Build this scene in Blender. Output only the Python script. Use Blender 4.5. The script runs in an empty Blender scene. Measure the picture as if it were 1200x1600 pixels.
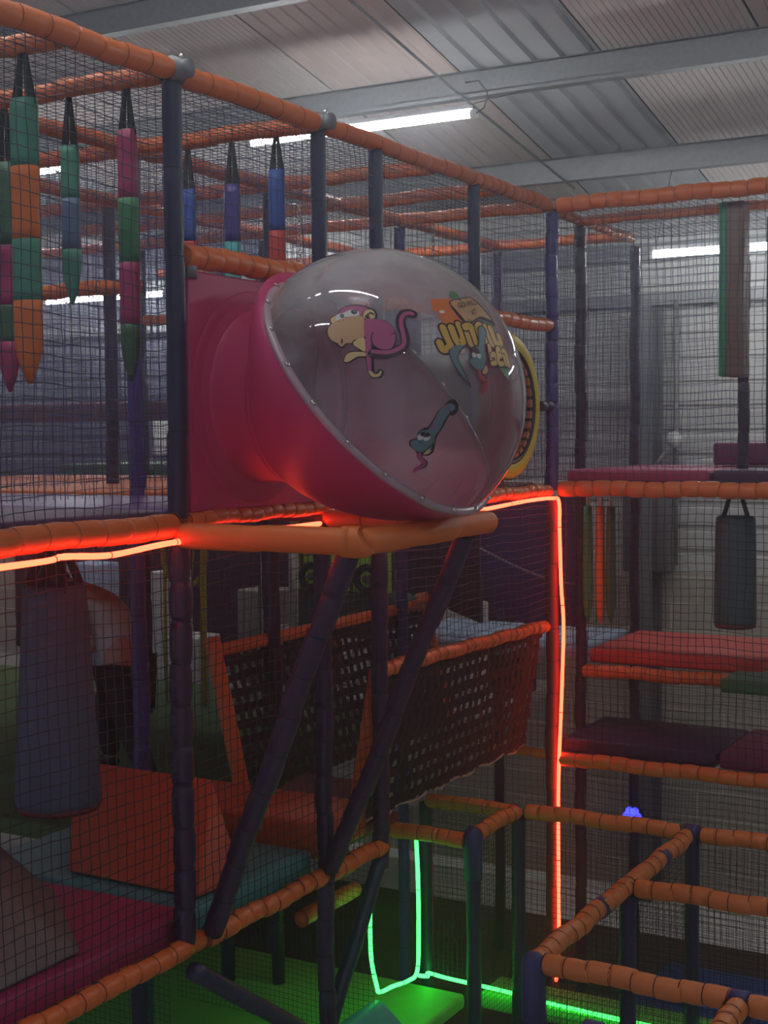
import bpy, bmesh, math, random
import numpy as np
from mathutils import Vector, Matrix

# ------------------------------------------------------------------ camera, world, exposure
sc = bpy.context.scene
col = sc.collection
random.seed(7)
rng = np.random.default_rng(5)
cd = bpy.data.cameras.new('camera'); cam = bpy.data.objects.new('camera', cd); col.objects.link(cam)
YAW, PITCH, ROLL, FPX = math.radians(29.5706), math.radians(3.0934), math.radians(-0.4756), 2201.25
fw = Vector((-math.sin(YAW)*math.cos(PITCH), math.cos(YAW)*math.cos(PITCH), -math.sin(PITCH)))
rt = Vector((math.cos(YAW), math.sin(YAW), 0)); up = rt.cross(fw)
r2 = rt*math.cos(ROLL)+up*math.sin(ROLL); u2 = up*math.cos(ROLL)-rt*math.sin(ROLL)
cam.matrix_world = Matrix(((r2.x, u2.x, -fw.x, 3.2764), (r2.y, u2.y, -fw.y, -4.2118), (r2.z, u2.z, -fw.z, 3.9), (0, 0, 0, 1)))
cd.sensor_fit = 'VERTICAL'; cd.sensor_height = 32.0; cd.lens = FPX/1600*32.0
cd.clip_start = 0.05; cd.clip_end = 200
sc.camera = cam
w = bpy.data.worlds.new('world'); sc.world = w; w.use_nodes = True
w.node_tree.nodes['Background'].inputs[0].default_value = (0.55, 0.6, 0.8, 1)
w.node_tree.nodes['Background'].inputs[1].default_value = 0.30
sc.view_settings.view_transform = 'Standard'; sc.view_settings.look = 'None'
sc.view_settings.exposure = 0.35; sc.view_settings.gamma = 1.0; sc.view_settings.use_curve_mapping = False
sc.cycles.use_denoising = True
sc.cycles.max_bounces = 6; sc.cycles.transparent_max_bounces = 16
sc.cycles.sample_clamp_indirect = 4.0
TUBE_W = 46.0      # fluorescent tube emission
HAZE = .020
RED_W = 9.0
GREEN_W = 5.0

# levels of the climbing frame
T, D, L = 5.25, 3.57, 1.955

# ------------------------------------------------------------------ materials
MATS = {}
def nt(name):
    m = bpy.data.materials.new(name); m.use_nodes = True
    return m, m.node_tree.nodes, m.node_tree.links, m.node_tree.nodes['Principled BSDF']
def mat(name, c, rough=.6, metal=0., var=.12, scale=18., bump=.0, bscale=60., spec=.5, coat=0.):
    if name in MATS: return MATS[name]
    m, n, l, b = nt(name)
    tc = n.new('ShaderNodeTexCoord'); no = n.new('ShaderNodeTexNoise'); no.inputs['Scale'].default_value = scale; no.inputs['Detail'].default_value = 4
    l.new(tc.outputs['Object'], no.inputs['Vector'])
    mr = n.new('ShaderNodeMapRange'); mr.inputs['To Min'].default_value = 1-var; mr.inputs['To Max'].default_value = 1+var
    l.new(no.outputs['Fac'], mr.inputs['Value'])
    mx = n.new('ShaderNodeVectorMath'); mx.operation = 'SCALE'; mx.inputs[0].default_value = c[:3]
    l.new(mr.outputs['Result'], mx.inputs['Scale']); l.new(mx.outputs['Vector'], b.inputs['Base Color'])
    b.inputs['Roughness'].default_value = rough; b.inputs['Metallic'].default_value = metal
    b.inputs['Specular IOR Level'].default_value = spec; b.inputs['Coat Weight'].default_value = coat
    if bump:
        n2 = n.new('ShaderNodeTexNoise'); n2.inputs['Scale'].default_value = bscale; n2.inputs['Detail'].default_value = 3
        l.new(tc.outputs['Object'], n2.inputs['Vector'])
        bp = n.new('ShaderNodeBump'); bp.inputs['Strength'].default_value = bump; bp.inputs['Distance'].default_value = .01
        l.new(n2.outputs['Fac'], bp.inputs['Height']); l.new(bp.outputs['Normal'], b.inputs['Normal'])
    MATS[name] = m; return m
def emit(name, c, s, cells=False):
    if name in MATS: return MATS[name]
    m, n, l, b = nt(name)
    b.inputs['Base Color'].default_value = (*[min(1, x) for x in c], 1); b.inputs['Emission Color'].default_value = (*c, 1); b.inputs['Emission Strength'].default_value = s
    MATS[name] = m; return m
ORANGE = mat('orange_vinyl', (.66, .155, .035), .38, var=.14, scale=9, bump=.25, bscale=35)
ORANGE2 = mat('orange_soft_vinyl', (.72, .17, .03), .5, bump=.1, bscale=12)
PURPLE = mat('dark_purple_vinyl', (.038, .017, .050), .38, var=.2, scale=8, bump=.45, bscale=30)
NAVY = mat('navy_vinyl', (.022, .024, .065), .4, var=.2, scale=8, bump=.4, bscale=30)
BLUEVIO = mat('blue_violet_vinyl', (.065, .045, .21), .35, var=.15, bump=.3, bscale=30)
CORD = mat('black_cord', (.012, .012, .02), .7)
CORDR = mat('brown_cord', (.22, .06, .03), .7)
CAPB = mat('blue_violet_tape', (.05, .045, .15), .5)
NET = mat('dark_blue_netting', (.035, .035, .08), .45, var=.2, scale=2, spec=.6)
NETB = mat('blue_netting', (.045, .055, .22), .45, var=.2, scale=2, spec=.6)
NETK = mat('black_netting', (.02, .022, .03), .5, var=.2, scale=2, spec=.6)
STEEL = mat('galvanised_steel', (.23, .24, .245), .5, .6, var=.25, scale=30)
PINK = mat('magenta_plastic', (.50, .04, .14), .42, var=.06, scale=4, bump=.05, bscale=220)
BOLT = mat('bolt_metal', (.7, .68, .66), .25, 1.)
TEAL = mat('teal_vinyl', (.10, .30, .30), .5)
TURQ = mat('turquoise_vinyl', (.08, .42, .42), .45)
GREEN = mat('green_vinyl', (.05, .25, .09), .5)
SEAG = mat('sea_green_vinyl', (.07, .27, .17), .5)
DGREEN = mat('dark_green_vinyl', (.05, .13, .06), .5)
MAG = mat('magenta_vinyl', (.42, .04, .13), .5)
RED = mat('red_vinyl', (.60, .06, .045), .5)
BLUE = mat('blue_vinyl', (.035, .09, .34), .5)
SLATE = mat('slate_blue_vinyl', (.10, .16, .26), .5)
PALEB = mat('pale_blue_vinyl', (.34, .46, .62), .5)
GREYV = mat('grey_vinyl', (.20, .17, .15), .55, bump=.2, bscale=5)
BAGB = mat('blue_grey_vinyl', (.075, .10, .15), .5, bump=.15, bscale=6)
BAGT = mat('grey_green_vinyl', (.06, .10, .115), .45, bump=.2, bscale=6)
DPURP = mat('dark_plum_vinyl', (.06, .02, .075), .5)
MAROON = mat('maroon_vinyl', (.16, .03, .03), .55)
STRAP = mat('black_strap', (.010, .009, .010), .7)
YELLOW = mat('yellow_paint', (.62, .50, .02), .45)
LIME = mat('lime_green_panel', (.42, .72, .08), .6)
WHITEP = mat('white_pipe_paint', (.62, .62, .60), .4)
CREAM = mat('pale_paint', (.6, .6, .58), .6)
GTURF = mat('green_turf', (.085, .16, .055), .95, var=.35, scale=60, bump=.6, bscale=200)
DKMAT = mat('dark_brown_mat', (.10, .05, .035), .8)
CONC = mat('concrete', (.74, .72, .68), .85, var=.2, scale=3, bump=.1)
DARKM = mat('black_plastic', (.012, .012, .014), .5)

def clear_mat():
    m, n, l, b = nt('clear_acrylic')
    out = n['Material Output']
    tr = n.new('ShaderNodeBsdfTransparent'); tr.inputs[0].default_value = (.93, .93, .94, 1)
    gl = n.new('ShaderNodeBsdfGlossy'); gl.inputs['Roughness'].default_value = .045; gl.inputs['Color'].default_value = (1, 1, 1, 1)
    df = n.new('ShaderNodeBsdfDiffuse'); df.inputs[0].default_value = (.80, .79, .78, 1)
    tc = n.new('ShaderNodeTexCoord'); no = n.new('ShaderNodeTexNoise'); no.inputs['Scale'].default_value = 3.2; no.inputs['Detail'].default_value = 6; no.inputs['Roughness'].default_value = .6
    l.new(tc.outputs['Object'], no.inputs['Vector'])
    mr = n.new('ShaderNodeMapRange'); mr.inputs['From Min'].default_value = .3; mr.inputs['From Max'].default_value = .75; mr.inputs['To Min'].default_value = .06; mr.inputs['To Max'].default_value = .34
    l.new(no.outputs['Fac'], mr.inputs['Value'])
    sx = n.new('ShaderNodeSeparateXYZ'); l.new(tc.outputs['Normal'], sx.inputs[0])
    du = n.new('ShaderNodeMapRange'); du.inputs['From Min'].default_value = .35; du.inputs['From Max'].default_value = 1.; du.inputs['To Min'].default_value = 0.; du.inputs['To Max'].default_value = .42  # extra white on up-facing parts puts the light from above into the colour
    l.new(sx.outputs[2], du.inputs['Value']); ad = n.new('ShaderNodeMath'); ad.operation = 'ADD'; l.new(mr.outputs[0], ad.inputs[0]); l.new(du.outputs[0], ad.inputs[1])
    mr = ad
    m1 = n.new('ShaderNodeMixShader'); l.new(mr.outputs[0], m1.inputs[0]); l.new(tr.outputs[0], m1.inputs[1]); l.new(df.outputs[0], m1.inputs[2])
    fr = n.new('ShaderNodeFresnel'); fr.inputs[0].default_value = 1.45
    mu = n.new('ShaderNodeMath'); mu.operation = 'MULTIPLY'; mu.inputs[1].default_value = 1.4; mu.use_clamp = True
    l.new(fr.outputs[0], mu.inputs[0])
    m2 = n.new('ShaderNodeMixShader'); l.new(mu.outputs[0], m2.inputs[0]); l.new(m1.outputs[0], m2.inputs[1]); l.new(gl.outputs[0], m2.inputs[2])
    l.new(m2.outputs[0], out.inputs['Surface']); return m
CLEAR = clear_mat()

# ------------------------------------------------------------------ object helpers
def link(name, me, m=None, parent=None, smooth=True):
    o = bpy.data.objects.new(name, me); col.objects.link(o)
    for x in (m if isinstance(m, (list, tuple)) else [m]):
        if x: me.materials.append(x)
    if smooth: me.polygons.foreach_set('use_smooth', [True]*len(me.polygons))
    if parent: o.parent = parent
    return o
def frombm(name, bm, m, parent=None, smooth=False):
    me = bpy.data.meshes.new(name); bm.to_mesh(me); bm.free()
    return link(name, me, m, parent, smooth)
def frompy(name, v, f, m, parent=None, smooth=True):
    me = bpy.data.meshes.new(name); me.from_pydata([tuple(x) for x in v], [], f); me.update()
    return link(name, me, m, parent, smooth)
def tag(o, label, cat, group=None, kind=None):
    o['label'] = label; o['category'] = cat
    if group: o['group'] = group
    if kind: o['kind'] = kind
    return o
def struct(o):
    o['kind'] = 'structure'; return o
def empty(name, loc=(0, 0, 0), rz=0):
    o = bpy.data.objects.new(name, None); col.objects.link(o); o.location = loc; o.rotation_euler = (0, 0, rz); o.empty_display_size = .1
    return o
def box(bm, a, b, mi=0):
    vs = [bm.verts.new((x, y, z)) for x in (a[0], b[0]) for y in (a[1], b[1]) for z in (a[2], b[2])]
    for q in ((0, 1, 3, 2), (4, 6, 7, 5), (0, 4, 5, 1), (2, 3, 7, 6), (0, 2, 6, 4), (1, 5, 7, 3)):
        f = bm.faces.new([vs[i] for i in q]); f.material_index = mi
    return vs
def bevel_all(bm, r, seg=2):
    bmesh.ops.recalc_face_normals(bm, faces=bm.faces)
    bmesh.ops.bevel(bm, geom=list(bm.edges), offset=r, segments=seg, profile=.5, affect='EDGES')
def soft_box(name, a, b, m, parent=None, r=.02):
    bm = bmesh.new(); box(bm, [min(a[i], b[i]) for i in range(3)], [max(a[i], b[i]) for i in range(3)]); bevel_all(bm, r, 3)
    return frombm(name, bm, m, parent, True)
def hull(name, pts, faces, m, parent=None, r=.02):
    bm = bmesh.new(); vs = [bm.verts.new(p) for p in pts]
    for f in faces: bm.faces.new([vs[i] for i in f])
    bevel_all(bm, r, 3); return frombm(name, bm, m, parent, True)
def frame_of(d):
    d = d.normalized(); a = Vector((0, 0, 1)) if abs(d.z) < .9 else Vector((1, 0, 0))
    u = d.cross(a).normalized(); return u, d.cross(u).normalized()
def sweep(pts, rad, seg=12, caps=True, noise=0., mi=None):
    """tube of varying radius along a polyline -> verts, faces"""
    V, F = [], []; n = len(pts)
    u = v = None
    for i, p in enumerate(pts):
        d = (pts[min(i+1, n-1)]-pts[max(i-1, 0)]).normalized()
        if u is None: u, v = frame_of(d)
        else:
            u = (u-d*u.dot(d)).normalized(); v = d.cross(u)
        r = rad[i] if hasattr(rad, '__len__') else rad
        for k in range(seg):
            a = 2*math.pi*k/seg; rr = r*(1+(noise*(random.random()-.5) if noise else 0))
            V.append(p+u*(rr*math.cos(a))+v*(rr*math.sin(a)))
    for i in range(n-1):
        for k in range(seg):
            k2 = (k+1) % seg; F.append((i*seg+k, i*seg+k2, (i+1)*seg+k2, (i+1)*seg+k))
    if caps: F.append(tuple(range(seg))[::-1]); F.append(tuple((n-1)*seg+k for k in range(seg)))
    return V, F
def tube(name, pts, rad, m, parent=None, seg=10, noise=0.):
    v, f = sweep([Vector(p) for p in pts], rad, seg, True, noise); return frompy(name, v, f, m, parent)
def padded(name, p0, p1, r, m, parent=None, pitch=.11, depth=.14, seg=16, tie=True, wander=.004, cord=None):
    """foam sleeve laced with cord: bulges between cable ties; slot 0 vinyl, slot 1 cord"""
    p0, p1 = Vector(p0), Vector(p1); Ln = (p1-p0).length; n = max(1, round(Ln/pitch)); d = (p1-p0)/Ln
    P, R, MI = [], [], []
    prof = ((0., .93), (.07, .975), (.2, 1.), (.5, 1.02), (.8, 1.), (.93, .975))
    u, v = frame_of(d)
    for i in range(n):
        j = 1+random.uniform(-.25, .25)
        for t, s in prof:
            P.append(p0+d*(Ln*(i+t)/n)+u*(wander*math.sin(i*1.7))+v*(wander*math.cos(i*1.3)))
            R.append(r*(1-(1-s)*depth/.07*j if s < 1 else s))
    P.append(p1); R.append(r*.94)
    V, F = sweep(P, R, seg, True, .035)
    o = frompy(name, V, F, m, parent)
    if tie:
        TV, TF = [], []
        for i in range(n+1):
            c = p0+d*(Ln*i/n)+u*(wander*math.sin(i*1.7))+v*(wander*math.cos(i*1.3))
            rr = r*(1-depth*.9)+.002; b = len(TV)
            for k in range(12):
                a = 2*math.pi*k/12; q = u*math.cos(a)+v*math.sin(a)
                for (dr, dl) in ((0, -.002), (.002, 0), (0, .002)): TV.append(c+q*(rr+dr)+d*dl)
            for k in range(12):
                k2 = (k+1) % 12
                for e in range(2): TF.append((b+k*3+e, b+k*3+e+1, b+k2*3+e+1, b+k2*3+e))
        me = o.data; v0 = len(me.vertices)
        bm = bmesh.new(); bm.from_mesh(me)
        vs = [bm.verts.new(x) for x in TV]
        for q in TF:
            f = bm.faces.new([vs[i] for i in q]); f.material_index = 1; f.smooth = True
        bm.to_mesh(me); bm.free(); me.materials.append(cord or (CORDR if m in (ORANGE, ORANGE2) and p0.z > 3 else CORD))
    return o
def rail(p0, p1, label, r=.042, m=None, group='padded rails of the climbing frame', **k):
    return tag(padded('padded_rail', p0, p1, r, m or ORANGE, **k), label, 'rail', group)
def post(x, y, z0, z1, label, r=.037, m=None, group='padded posts of the climbing frame', **k):
    return tag(padded('padded_post', (x, y, z0), (x, y, z1), r, m or PURPLE, **k), label, 'post', group)

def net_mesh(o, U, V, lu, lv, cell, r=.0017, sag=.012, wob=.006, seed=0, mask=None):
    """square-mesh netting of real strings"""
    o, U, V = (np.array(x, float) for x in (o, U, V)); U /= np.linalg.norm(U); V /= np.linalg.norm(V); N = np.cross(U, V)
    nu, nv = max(2, int(round(lu/cell))), max(2, int(round(lv/cell)))
    gu, gv = np.meshgrid(np.linspace(0, lu, nu+1), np.linspace(0, lv, nv+1), indexing='ij')
    rs = np.random.default_rng(seed+11); ph = rs.uniform(0, 6.28, 8)
    du = wob*(np.sin(gu*5.1+gv*3.3+ph[0])+.6*np.sin(gv*11.3-gu*4+ph[1]))+rs.normal(0, wob*.22, gu.shape)
    dv = wob*(np.sin(gu*4.3-gv*2.7+ph[2])+.6*np.sin(gu*13.1+gv*2+ph[3]))-sag*np.abs(np.sin(gu/1.0*math.pi))*.8+rs.normal(0, wob*.22, gu.shape)
    dn = wob*1.4*(np.sin(gu*3.1+ph[4])*np.sin(gv*2.9+ph[5]))+rs.normal(0, wob*.15, gu.shape)
    e = (np.minimum(np.minimum(gu, lu-gu), np.minimum(gv, lv-gv))/.06).clip(0, 1)
    P = o+gu[..., None]*U+gv[..., None]*V+(du*e)[..., None]*U+(dv*e)[..., None]*V+(dn*e)[..., None]*N
    keep = np.ones(gu.shape, bool) if mask is None else mask(P)
    VV, FF = [], []; base = 0
    ang = np.array([0, 2.094, 4.189])
    for ax, (A, B) in enumerate(((V, N), (U, N))):
        off = r*(np.cos(ang)[:, None]*A+np.sin(ang)[:, None]*B)      # 3 x 3
        Q = P[:, :, None, :]+off                                     # nu+1,nv+1,3,3
        VV.append(Q.reshape(-1, 3))
        idx = np.arange((nu+1)*(nv+1)*3).reshape(nu+1, nv+1, 3)+base
        base += idx.size
        a, b = (idx[:-1], idx[1:]) if ax == 0 else (idx[:, :-1], idx[:, 1:])
        k = (keep[:-1] & keep[1:]) if ax == 0 else (keep[:, :-1] & keep[:, 1:])
        a, b = a[k], b[k]
        for s in range(3):
            s2 = (s+1) % 3; FF.append(np.stack([a[:, s], a[:, s2], b[:, s2], b[:, s]], 1))
    VV = np.concatenate(VV); FF = np.concatenate(FF)
    used = np.zeros(len(VV), bool); used[FF.ravel()] = True; mp = np.cumsum(used)-1; VV = VV[used]; FF = mp[FF]
    me = bpy.data.meshes.new('net'); me.vertices.add(len(VV)); me.vertices.foreach_set('co', VV.ravel())
    me.loops.add(FF.size); me.loops.foreach_set('vertex_index', FF.ravel().astype(np.int32))
    me.polygons.add(len(FF)); me.polygons.foreach_set('loop_start', np.arange(0, FF.size, 4, dtype=np.int32))
    me.polygons.foreach_set('loop_total', np.full(len(FF), 4, np.int32)); me.update(calc_edges=True); me.validate()
    return me
NETN = [0]
def net(o, U, V, lu, lv, label, cell=.047, m=None, **k):
    NETN[0] += 1
    return tag(link('safety_net', net_mesh(o, U, V, lu, lv, cell, seed=NETN[0], **k), m or NET, None, True), label, 'net', 'safety nets of the climbing frame')

# ------------------------------------------------------------------ building shell
RS, RY, RZ = -.2, 4.7, 6.46                       # roof slope and a point on it
def roofz(y): return RZ+RS*(y-RY)
def roof_mats():
    def ribbed(name, c, freq, bumpd, rough, band=None):
        m, n, l, b = nt(name); tc = n.new('ShaderNodeTexCoord'); sp = n.new('ShaderNodeSeparateXYZ'); l.new(tc.outputs['Object'], sp.inputs[0])
        mu = n.new('ShaderNodeMath'); mu.operation = 'MULTIPLY'; mu.inputs[1].default_value = freq; l.new(sp.outputs[0], mu.inputs[0])
        fr = n.new('ShaderNodeMath'); fr.operation = 'PINGPONG'; fr.inputs[1].default_value = .5; l.new(mu.outputs[0], fr.inputs[0])
        mr = n.new('ShaderNodeMapRange'); mr.inputs[1].default_value = .02; mr.inputs[2].default_value = .12; l.new(fr.outputs[0], mr.inputs[0])
        bp = n.new('ShaderNodeBump'); bp.inputs['Strength'].default_value = .6; bp.inputs['Distance'].default_value = bumpd
        l.new(mr.outputs[0], bp.inputs['Height']); l.new(bp.outputs[0], b.inputs['Normal'])
        no = n.new('ShaderNodeTexNoise'); no.inputs['Scale'].default_value = 2.2; no.inputs['Detail'].default_value = 5; l.new(tc.outputs['Object'], no.inputs['Vector'])
        r2_ = n.new('ShaderNodeMapRange'); r2_.inputs[3].default_value = .8; r2_.inputs[4].default_value = 1.15; l.new(no.outputs['Fac'], r2_.inputs[0])
        vm = n.new('ShaderNodeVectorMath'); vm.operation = 'SCALE'; vm.inputs[0].default_value = c; l.new(r2_.outputs[0], vm.inputs['Scale']); l.new(vm.outputs[0], b.inputs['Base Color'])
        b.inputs['Roughness'].default_value = rough; return m
    return ribbed('white_ribbed_lining', (.72, .67, .64), .5, .0, .45), ribbed('beige_lining', (.66, .57, .53), .5, .0, .5), ribbed('ribbed_steel_sheet', (.50, .53, .55), .5, .0, .33)
RWHITE, RBEIGE, RSHEET = roof_mats()
def roof():
    bm = bmesh.new()
    def strip(x0, x1, y0, y1, mi, trap=False, ribs=0):
        xs = [(x0, 0), (x1, 0)]
        if ribs:
            xs = []; n = ribs; wdt = (x1-x0)/n
            for i in range(n):
                a = x0+i*wdt; xs += [(a, 0), (a+wdt*.80, 0), (a+wdt*.9, .010)]
            xs.append((x1, 0))
        if trap:
            xs = []; n = 5; wdt = (x1-x0)/n
            for i in range(n):
                a = x0+i*wdt; xs += [(a, 0), (a+wdt*.62, 0), (a+wdt*.7, .03), (a+wdt*.9, .03)]
            xs.append((x1, 0))
        a = [bm.verts.new((x, y0, roofz(y0)+h)) for x, h in xs]; b = [bm.verts.new((x, y1, roofz(y1)+h)) for x, h in xs]
        for i in range(len(xs)-1):
            f = bm.faces.new((a[i], a[i+1], b[i+1], b[i])); f.material_index = mi
    x = -13.7+.0; edges = [round(-.14+1.045*k, 3) for k in range(-14, 7)]
    for i in range(len(edges)-1):
        x0, x1 = edges[i]+.006, edges[i+1]-.006
        sheet = (abs(x0+1.185) < .1) or (abs(x0+1.185+5.225) < .1) or (abs(x0+1.185-5.225) < .1)
        if sheet: strip(x0, x1, -4.5, 8.3, 2, True)
        else:
            strip(x0, x1, -4.5, 8.3, 0 if (i % 3) else 1, False, 22 if (i % 3) else 9)
    o = frombm('ceiling', bm, [RWHITE, RBEIGE, RSHEET]); struct(o)
    # dark backing above the joints
    bm = bmesh.new(); box(bm, (-15, -4.5, 6.9), (6.4, 8.3, 6.95))
    for v in bm.verts: v.co.z += roofz(v.co.y)-6.8
    struct(frombm('ceiling', bm, mat('dark_roof_deck', (.05, .05, .055), .8)))
roof()
PURLINS = (-1.9, -.2, 1.5, 3.18, 4.78, 6.42, 7.9)
for i, y in enumerate(PURLINS):
    bm = bmesh.new(); z = roofz(y)
    # Z-purlin: web with top and bottom flanges and small lips
    box(bm, (-14, y-.008, z-.20), (6.3, y+.008, z-.004)); box(bm, (-14, y-.075, z-.208), (6.3, y+.008, z-.20)); box(bm, (-14, y-.083, z-.208), (6.3, y-.075, z-.185))
    box(bm, (-14, y-.008, z-.018), (6.3, y+.07, z-.010))
    o = frombm('trim_%d' % (i+1), bm, STEEL); struct(o)
    for q in range(1):
        pass
# back wall: blockwork below, horizontal cladding above
WY = 7.25
def block_mat():
    m, n, l, b = nt('painted_blockwork'); tc = n.new('ShaderNodeTexCoord'); mp = n.new('ShaderNodeMapping'); mp.inputs['Rotation'].default_value = (math.radians(90), 0, 0)
    l.new(tc.outputs['Object'], mp.inputs[0]); br = n.new('ShaderNodeTexBrick'); l.new(mp.outputs[0], br.inputs['Vector'])
    br.inputs['Scale'].default_value = 1; br.inputs['Brick Width'].default_value = .45; br.inputs['Row Height'].default_value = .225; br.inputs['Mortar Size'].default_value = .008; br.inputs['Mortar Smooth'].default_value = .3
    br.inputs['Color1'].default_value = (.46, .42, .36, 1); br.inputs['Color2'].default_value = (.39, .355, .305, 1); br.inputs['Mortar'].default_value = (.62, .58, .50, 1)
    l.new(br.outputs['Color'], b.inputs['Base Color']); b.inputs['Roughness'].default_value = .9
    no = n.new('ShaderNodeTexNoise'); no.inputs['Scale'].default_value = 40; l.new(tc.outputs['Object'], no.inputs[0])
    ad = n.new('ShaderNodeMath'); ad.operation = 'ADD'; l.new(no.outputs['Fac'], ad.inputs[0]); l.new(br.outputs['Fac'], ad.inputs[1])
    bp = n.new('ShaderNodeBump'); bp.inputs['Strength'].default_value = .5; bp.inputs['Distance'].default_value = .01; bp.invert = True; l.new(ad.outputs[0], bp.inputs['Height']); l.new(bp.outputs[0], b.inputs['Normal'])
    return m
BLOCK = block_mat()
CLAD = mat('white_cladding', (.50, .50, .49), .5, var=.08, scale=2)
bm = bmesh.new(); box(bm, (-14, WY, 0), (6.3, WY+.2, 2.74)); struct(frombm('wall_back', bm, BLOCK))
def cladding(name, x0, x1, y, z0, z1, axis='x', m=None):
    V, F = [], []; z = z0; prof = []
    while z < z1: prof += [(z, 0), (min(z1, z+.135), 0), (min(z1, z+.15), .022), (min(z1, z+.185), .022)]; z += .2
    prof.append((z1, 0))
    for (zz, h) in prof:
        if axis == 'x': V += [(x0, y+h, zz), (x1, y+h, zz)]
        else: V += [(y-h, x0, zz), (y-h, x1, zz)]
    for i in range(len(prof)-1): F.append((2*i, 2*i+1, 2*i+3, 2*i+2))
    return struct(frompy(name, V, F, m or CLAD, None, False))
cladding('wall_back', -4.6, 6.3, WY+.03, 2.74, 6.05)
cladding('wall_back', -14, -4.6, WY+.03, 2.74, 6.05, 'x', mat('shaded_cladding', (.10, .10, .14), .55))  # same cladding in a darker colour, weak light on this stretch painted in
struct(soft_box('lit_wall_patch_1', (-5.95, WY-.02, 3.72), (-5.0, WY+.06, 4.22), mat('lit_wall_board', (.78, .77, .70), .5), None, .01))  # pale board added to stand in for a lit patch of wall
for z, h in ((4.97, .10), (5.35, .14)):
    bm = bmesh.new(); box(bm, (-14, WY-.06, z), (6.3, WY+.03, z+h)); struct(frombm('trim_%d' % (8 if z < 5 else 9), bm, STEEL))
cladding('wall_left', -4.5, 7.3, -13.9, 0, 8.4, 'y'); 
bm = bmesh.new(); box(bm, (6.25, -4.5, 0), (6.4, 7.3, 8.4)); struct(frombm('wall_right', bm, CLAD))
bm = bmesh.new(); box(bm, (-14, -4.7, -.1), (6.4, 7.5, 0)); struct(frombm('floor', bm, CONC))
# steel column, its base box and small details on the wall
bm = bmesh.new()
for a, b in (((-.61, WY-.32, 0), (-.59, WY-.06, 4.95)), ((-.69, WY-.34, 0), (-.51, WY-.325, 4.95)), ((-.69, WY-.075, 0), (-.51, WY-.06, 4.95))): box(bm, a, b)
o = frombm('trim_10', bm, mat('grey_column_paint', (.13, .14, .15), .5)); struct(o)

# ------------------------------------------------------------------ fluorescent tubes
TUBEM = emit('tube_light_glow', (.93, .97, 1.), TUBE_W)
HOUS = mat('white_housing', (.7, .7, .7), .4)
def batten(cx, y, z, ln, label, hook=True):
    e = empty('tube_light', (cx, y, z))
    tube('lamp_tube', [(-ln/2, 0, 0), (ln/2, 0, 0)], .022, TUBEM, e, 12)
    for s in (-1, 1): tube('end_cap', [(s*(ln/2), 0, 0), (s*(ln/2+.035), 0, 0)], .03, HOUS, e, 12)
    bm = bmesh.new(); box(bm, (-ln/2, -.03, .028), (ln/2, .03, .06)); bevel_all(bm, .008); frombm('housing', bm, HOUS, e)
    for s in (-1, 1):
        py_ = min([q for q in PURLINS if y+.1 < q < 7.1] or [y+.05])
        tube('suspension_wire', [(s*(ln/2-.02), 0, .06), (s*(ln/2-.02), py_-y-.05, roofz(py_)-(.205 if py_ in PURLINS else 0)-z)], .004, STEEL, e, 6)
    if hook:
        tube('power_cable', [(ln/2+.03, 0, 0), (ln/2+.09, 0, .03), (ln/2+.11, 0, .12), (ln/2+.05, 0, .2), (ln/2-.04, 0, .2)], .005, STEEL, e, 6)
    return tag(e, label, 'light')
batten(-1.46, 3.82, 5.9, 1.66, 'long bright fluorescent tube light hanging just above the top orange rail, nearest one')
batten(.56, 6.0, 5.23, 1.5, 'fluorescent tube light behind the right wing netting near the back wall')
for i, (x, l) in enumerate(((-4.35, 'fluorescent tube light glimpsed just above the magenta tube panel'), (-6.1, 'far fluorescent tube light glimpsed left of the front purple post'), (-8.6, 'far fluorescent tube light at left behind the padded hanging bags'))):
    batten(x, 6.7, 5.29, 1.5, l, False)
# unseen hall rows, some read from dome reflections, others added to brighten the hall
for x, y, z in ((-4.6, 3.82, 5.9), (-1.45, -.2, 6.76), (.35, -.2, 6.76), (3.4, 3.4, 5.98), (-.6, -2.1, 7.1), (3.9, -2.6, 7.1), (3.2, 6.0, 5.23), (5.2, .8, 6.55)):
    tag(batten(x, y, z, 1.5, 'x', False), 'fluorescent tube light outside the picture, in hall rows extended to add brightness', 'light', 'hall tube lights outside the picture')

# ------------------------------------------------------------------ conduits on the ceiling
tag(tube('ceiling_conduit', [(-1.15, 3.0, roofz(3.0)-.23), (-1.12, 4.5, roofz(4.5)-.23), (-1.02, 6.5, roofz(6.5)-.23)], .010, STEEL, None, 6), 'thin cable running along the ceiling to the long tube light', 'cable')

# ------------------------------------------------------------------ climbing frame: posts
YS = (0, 1.01, 1.51, 2.55, 3.6)
names = {0: 'left of the bubble', 1.01: 'behind the bubble', 1.51: 'thin half-bay', 2.55: 'right of the bubble', 3.6: 'corner'}
post(0, 0, D+.03, T-.03, 'black-navy padded post left of the magenta panel, from deck to top rail', .037, NAVY, pitch=.30, depth=.05)
post(0, 1.01, 4.0, T-.03, 'upper navy padded post directly above the left part of the clear dome', .034, NAVY, pitch=.3, depth=.06)
post(0, 1.51, D, T-.03, 'upper navy padded post above the crown of the clear dome', .034, NAVY, pitch=.3, depth=.06)
post(0, 2.55, D, T-.03, 'upper dark padded post rising right behind the dome shoulder', .034, NAVY, pitch=.3, depth=.06)
post(0, 3.6, D, T-.03, 'violet laced padded post at the inner corner of the two net walls', .039, BLUEVIO, pitch=.13, depth=.12)
post(0, 0, L, D-.05, 'lower purple padded post with deep bulges beside the hanging grey bag', .043, PURPLE, pitch=.15, depth=.2)
post(0, 1.01, 0, D-.05, 'tall lower purple post crossed by the leaning braces in front of the black webbing', .039, PURPLE, pitch=.16, depth=.10)
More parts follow.
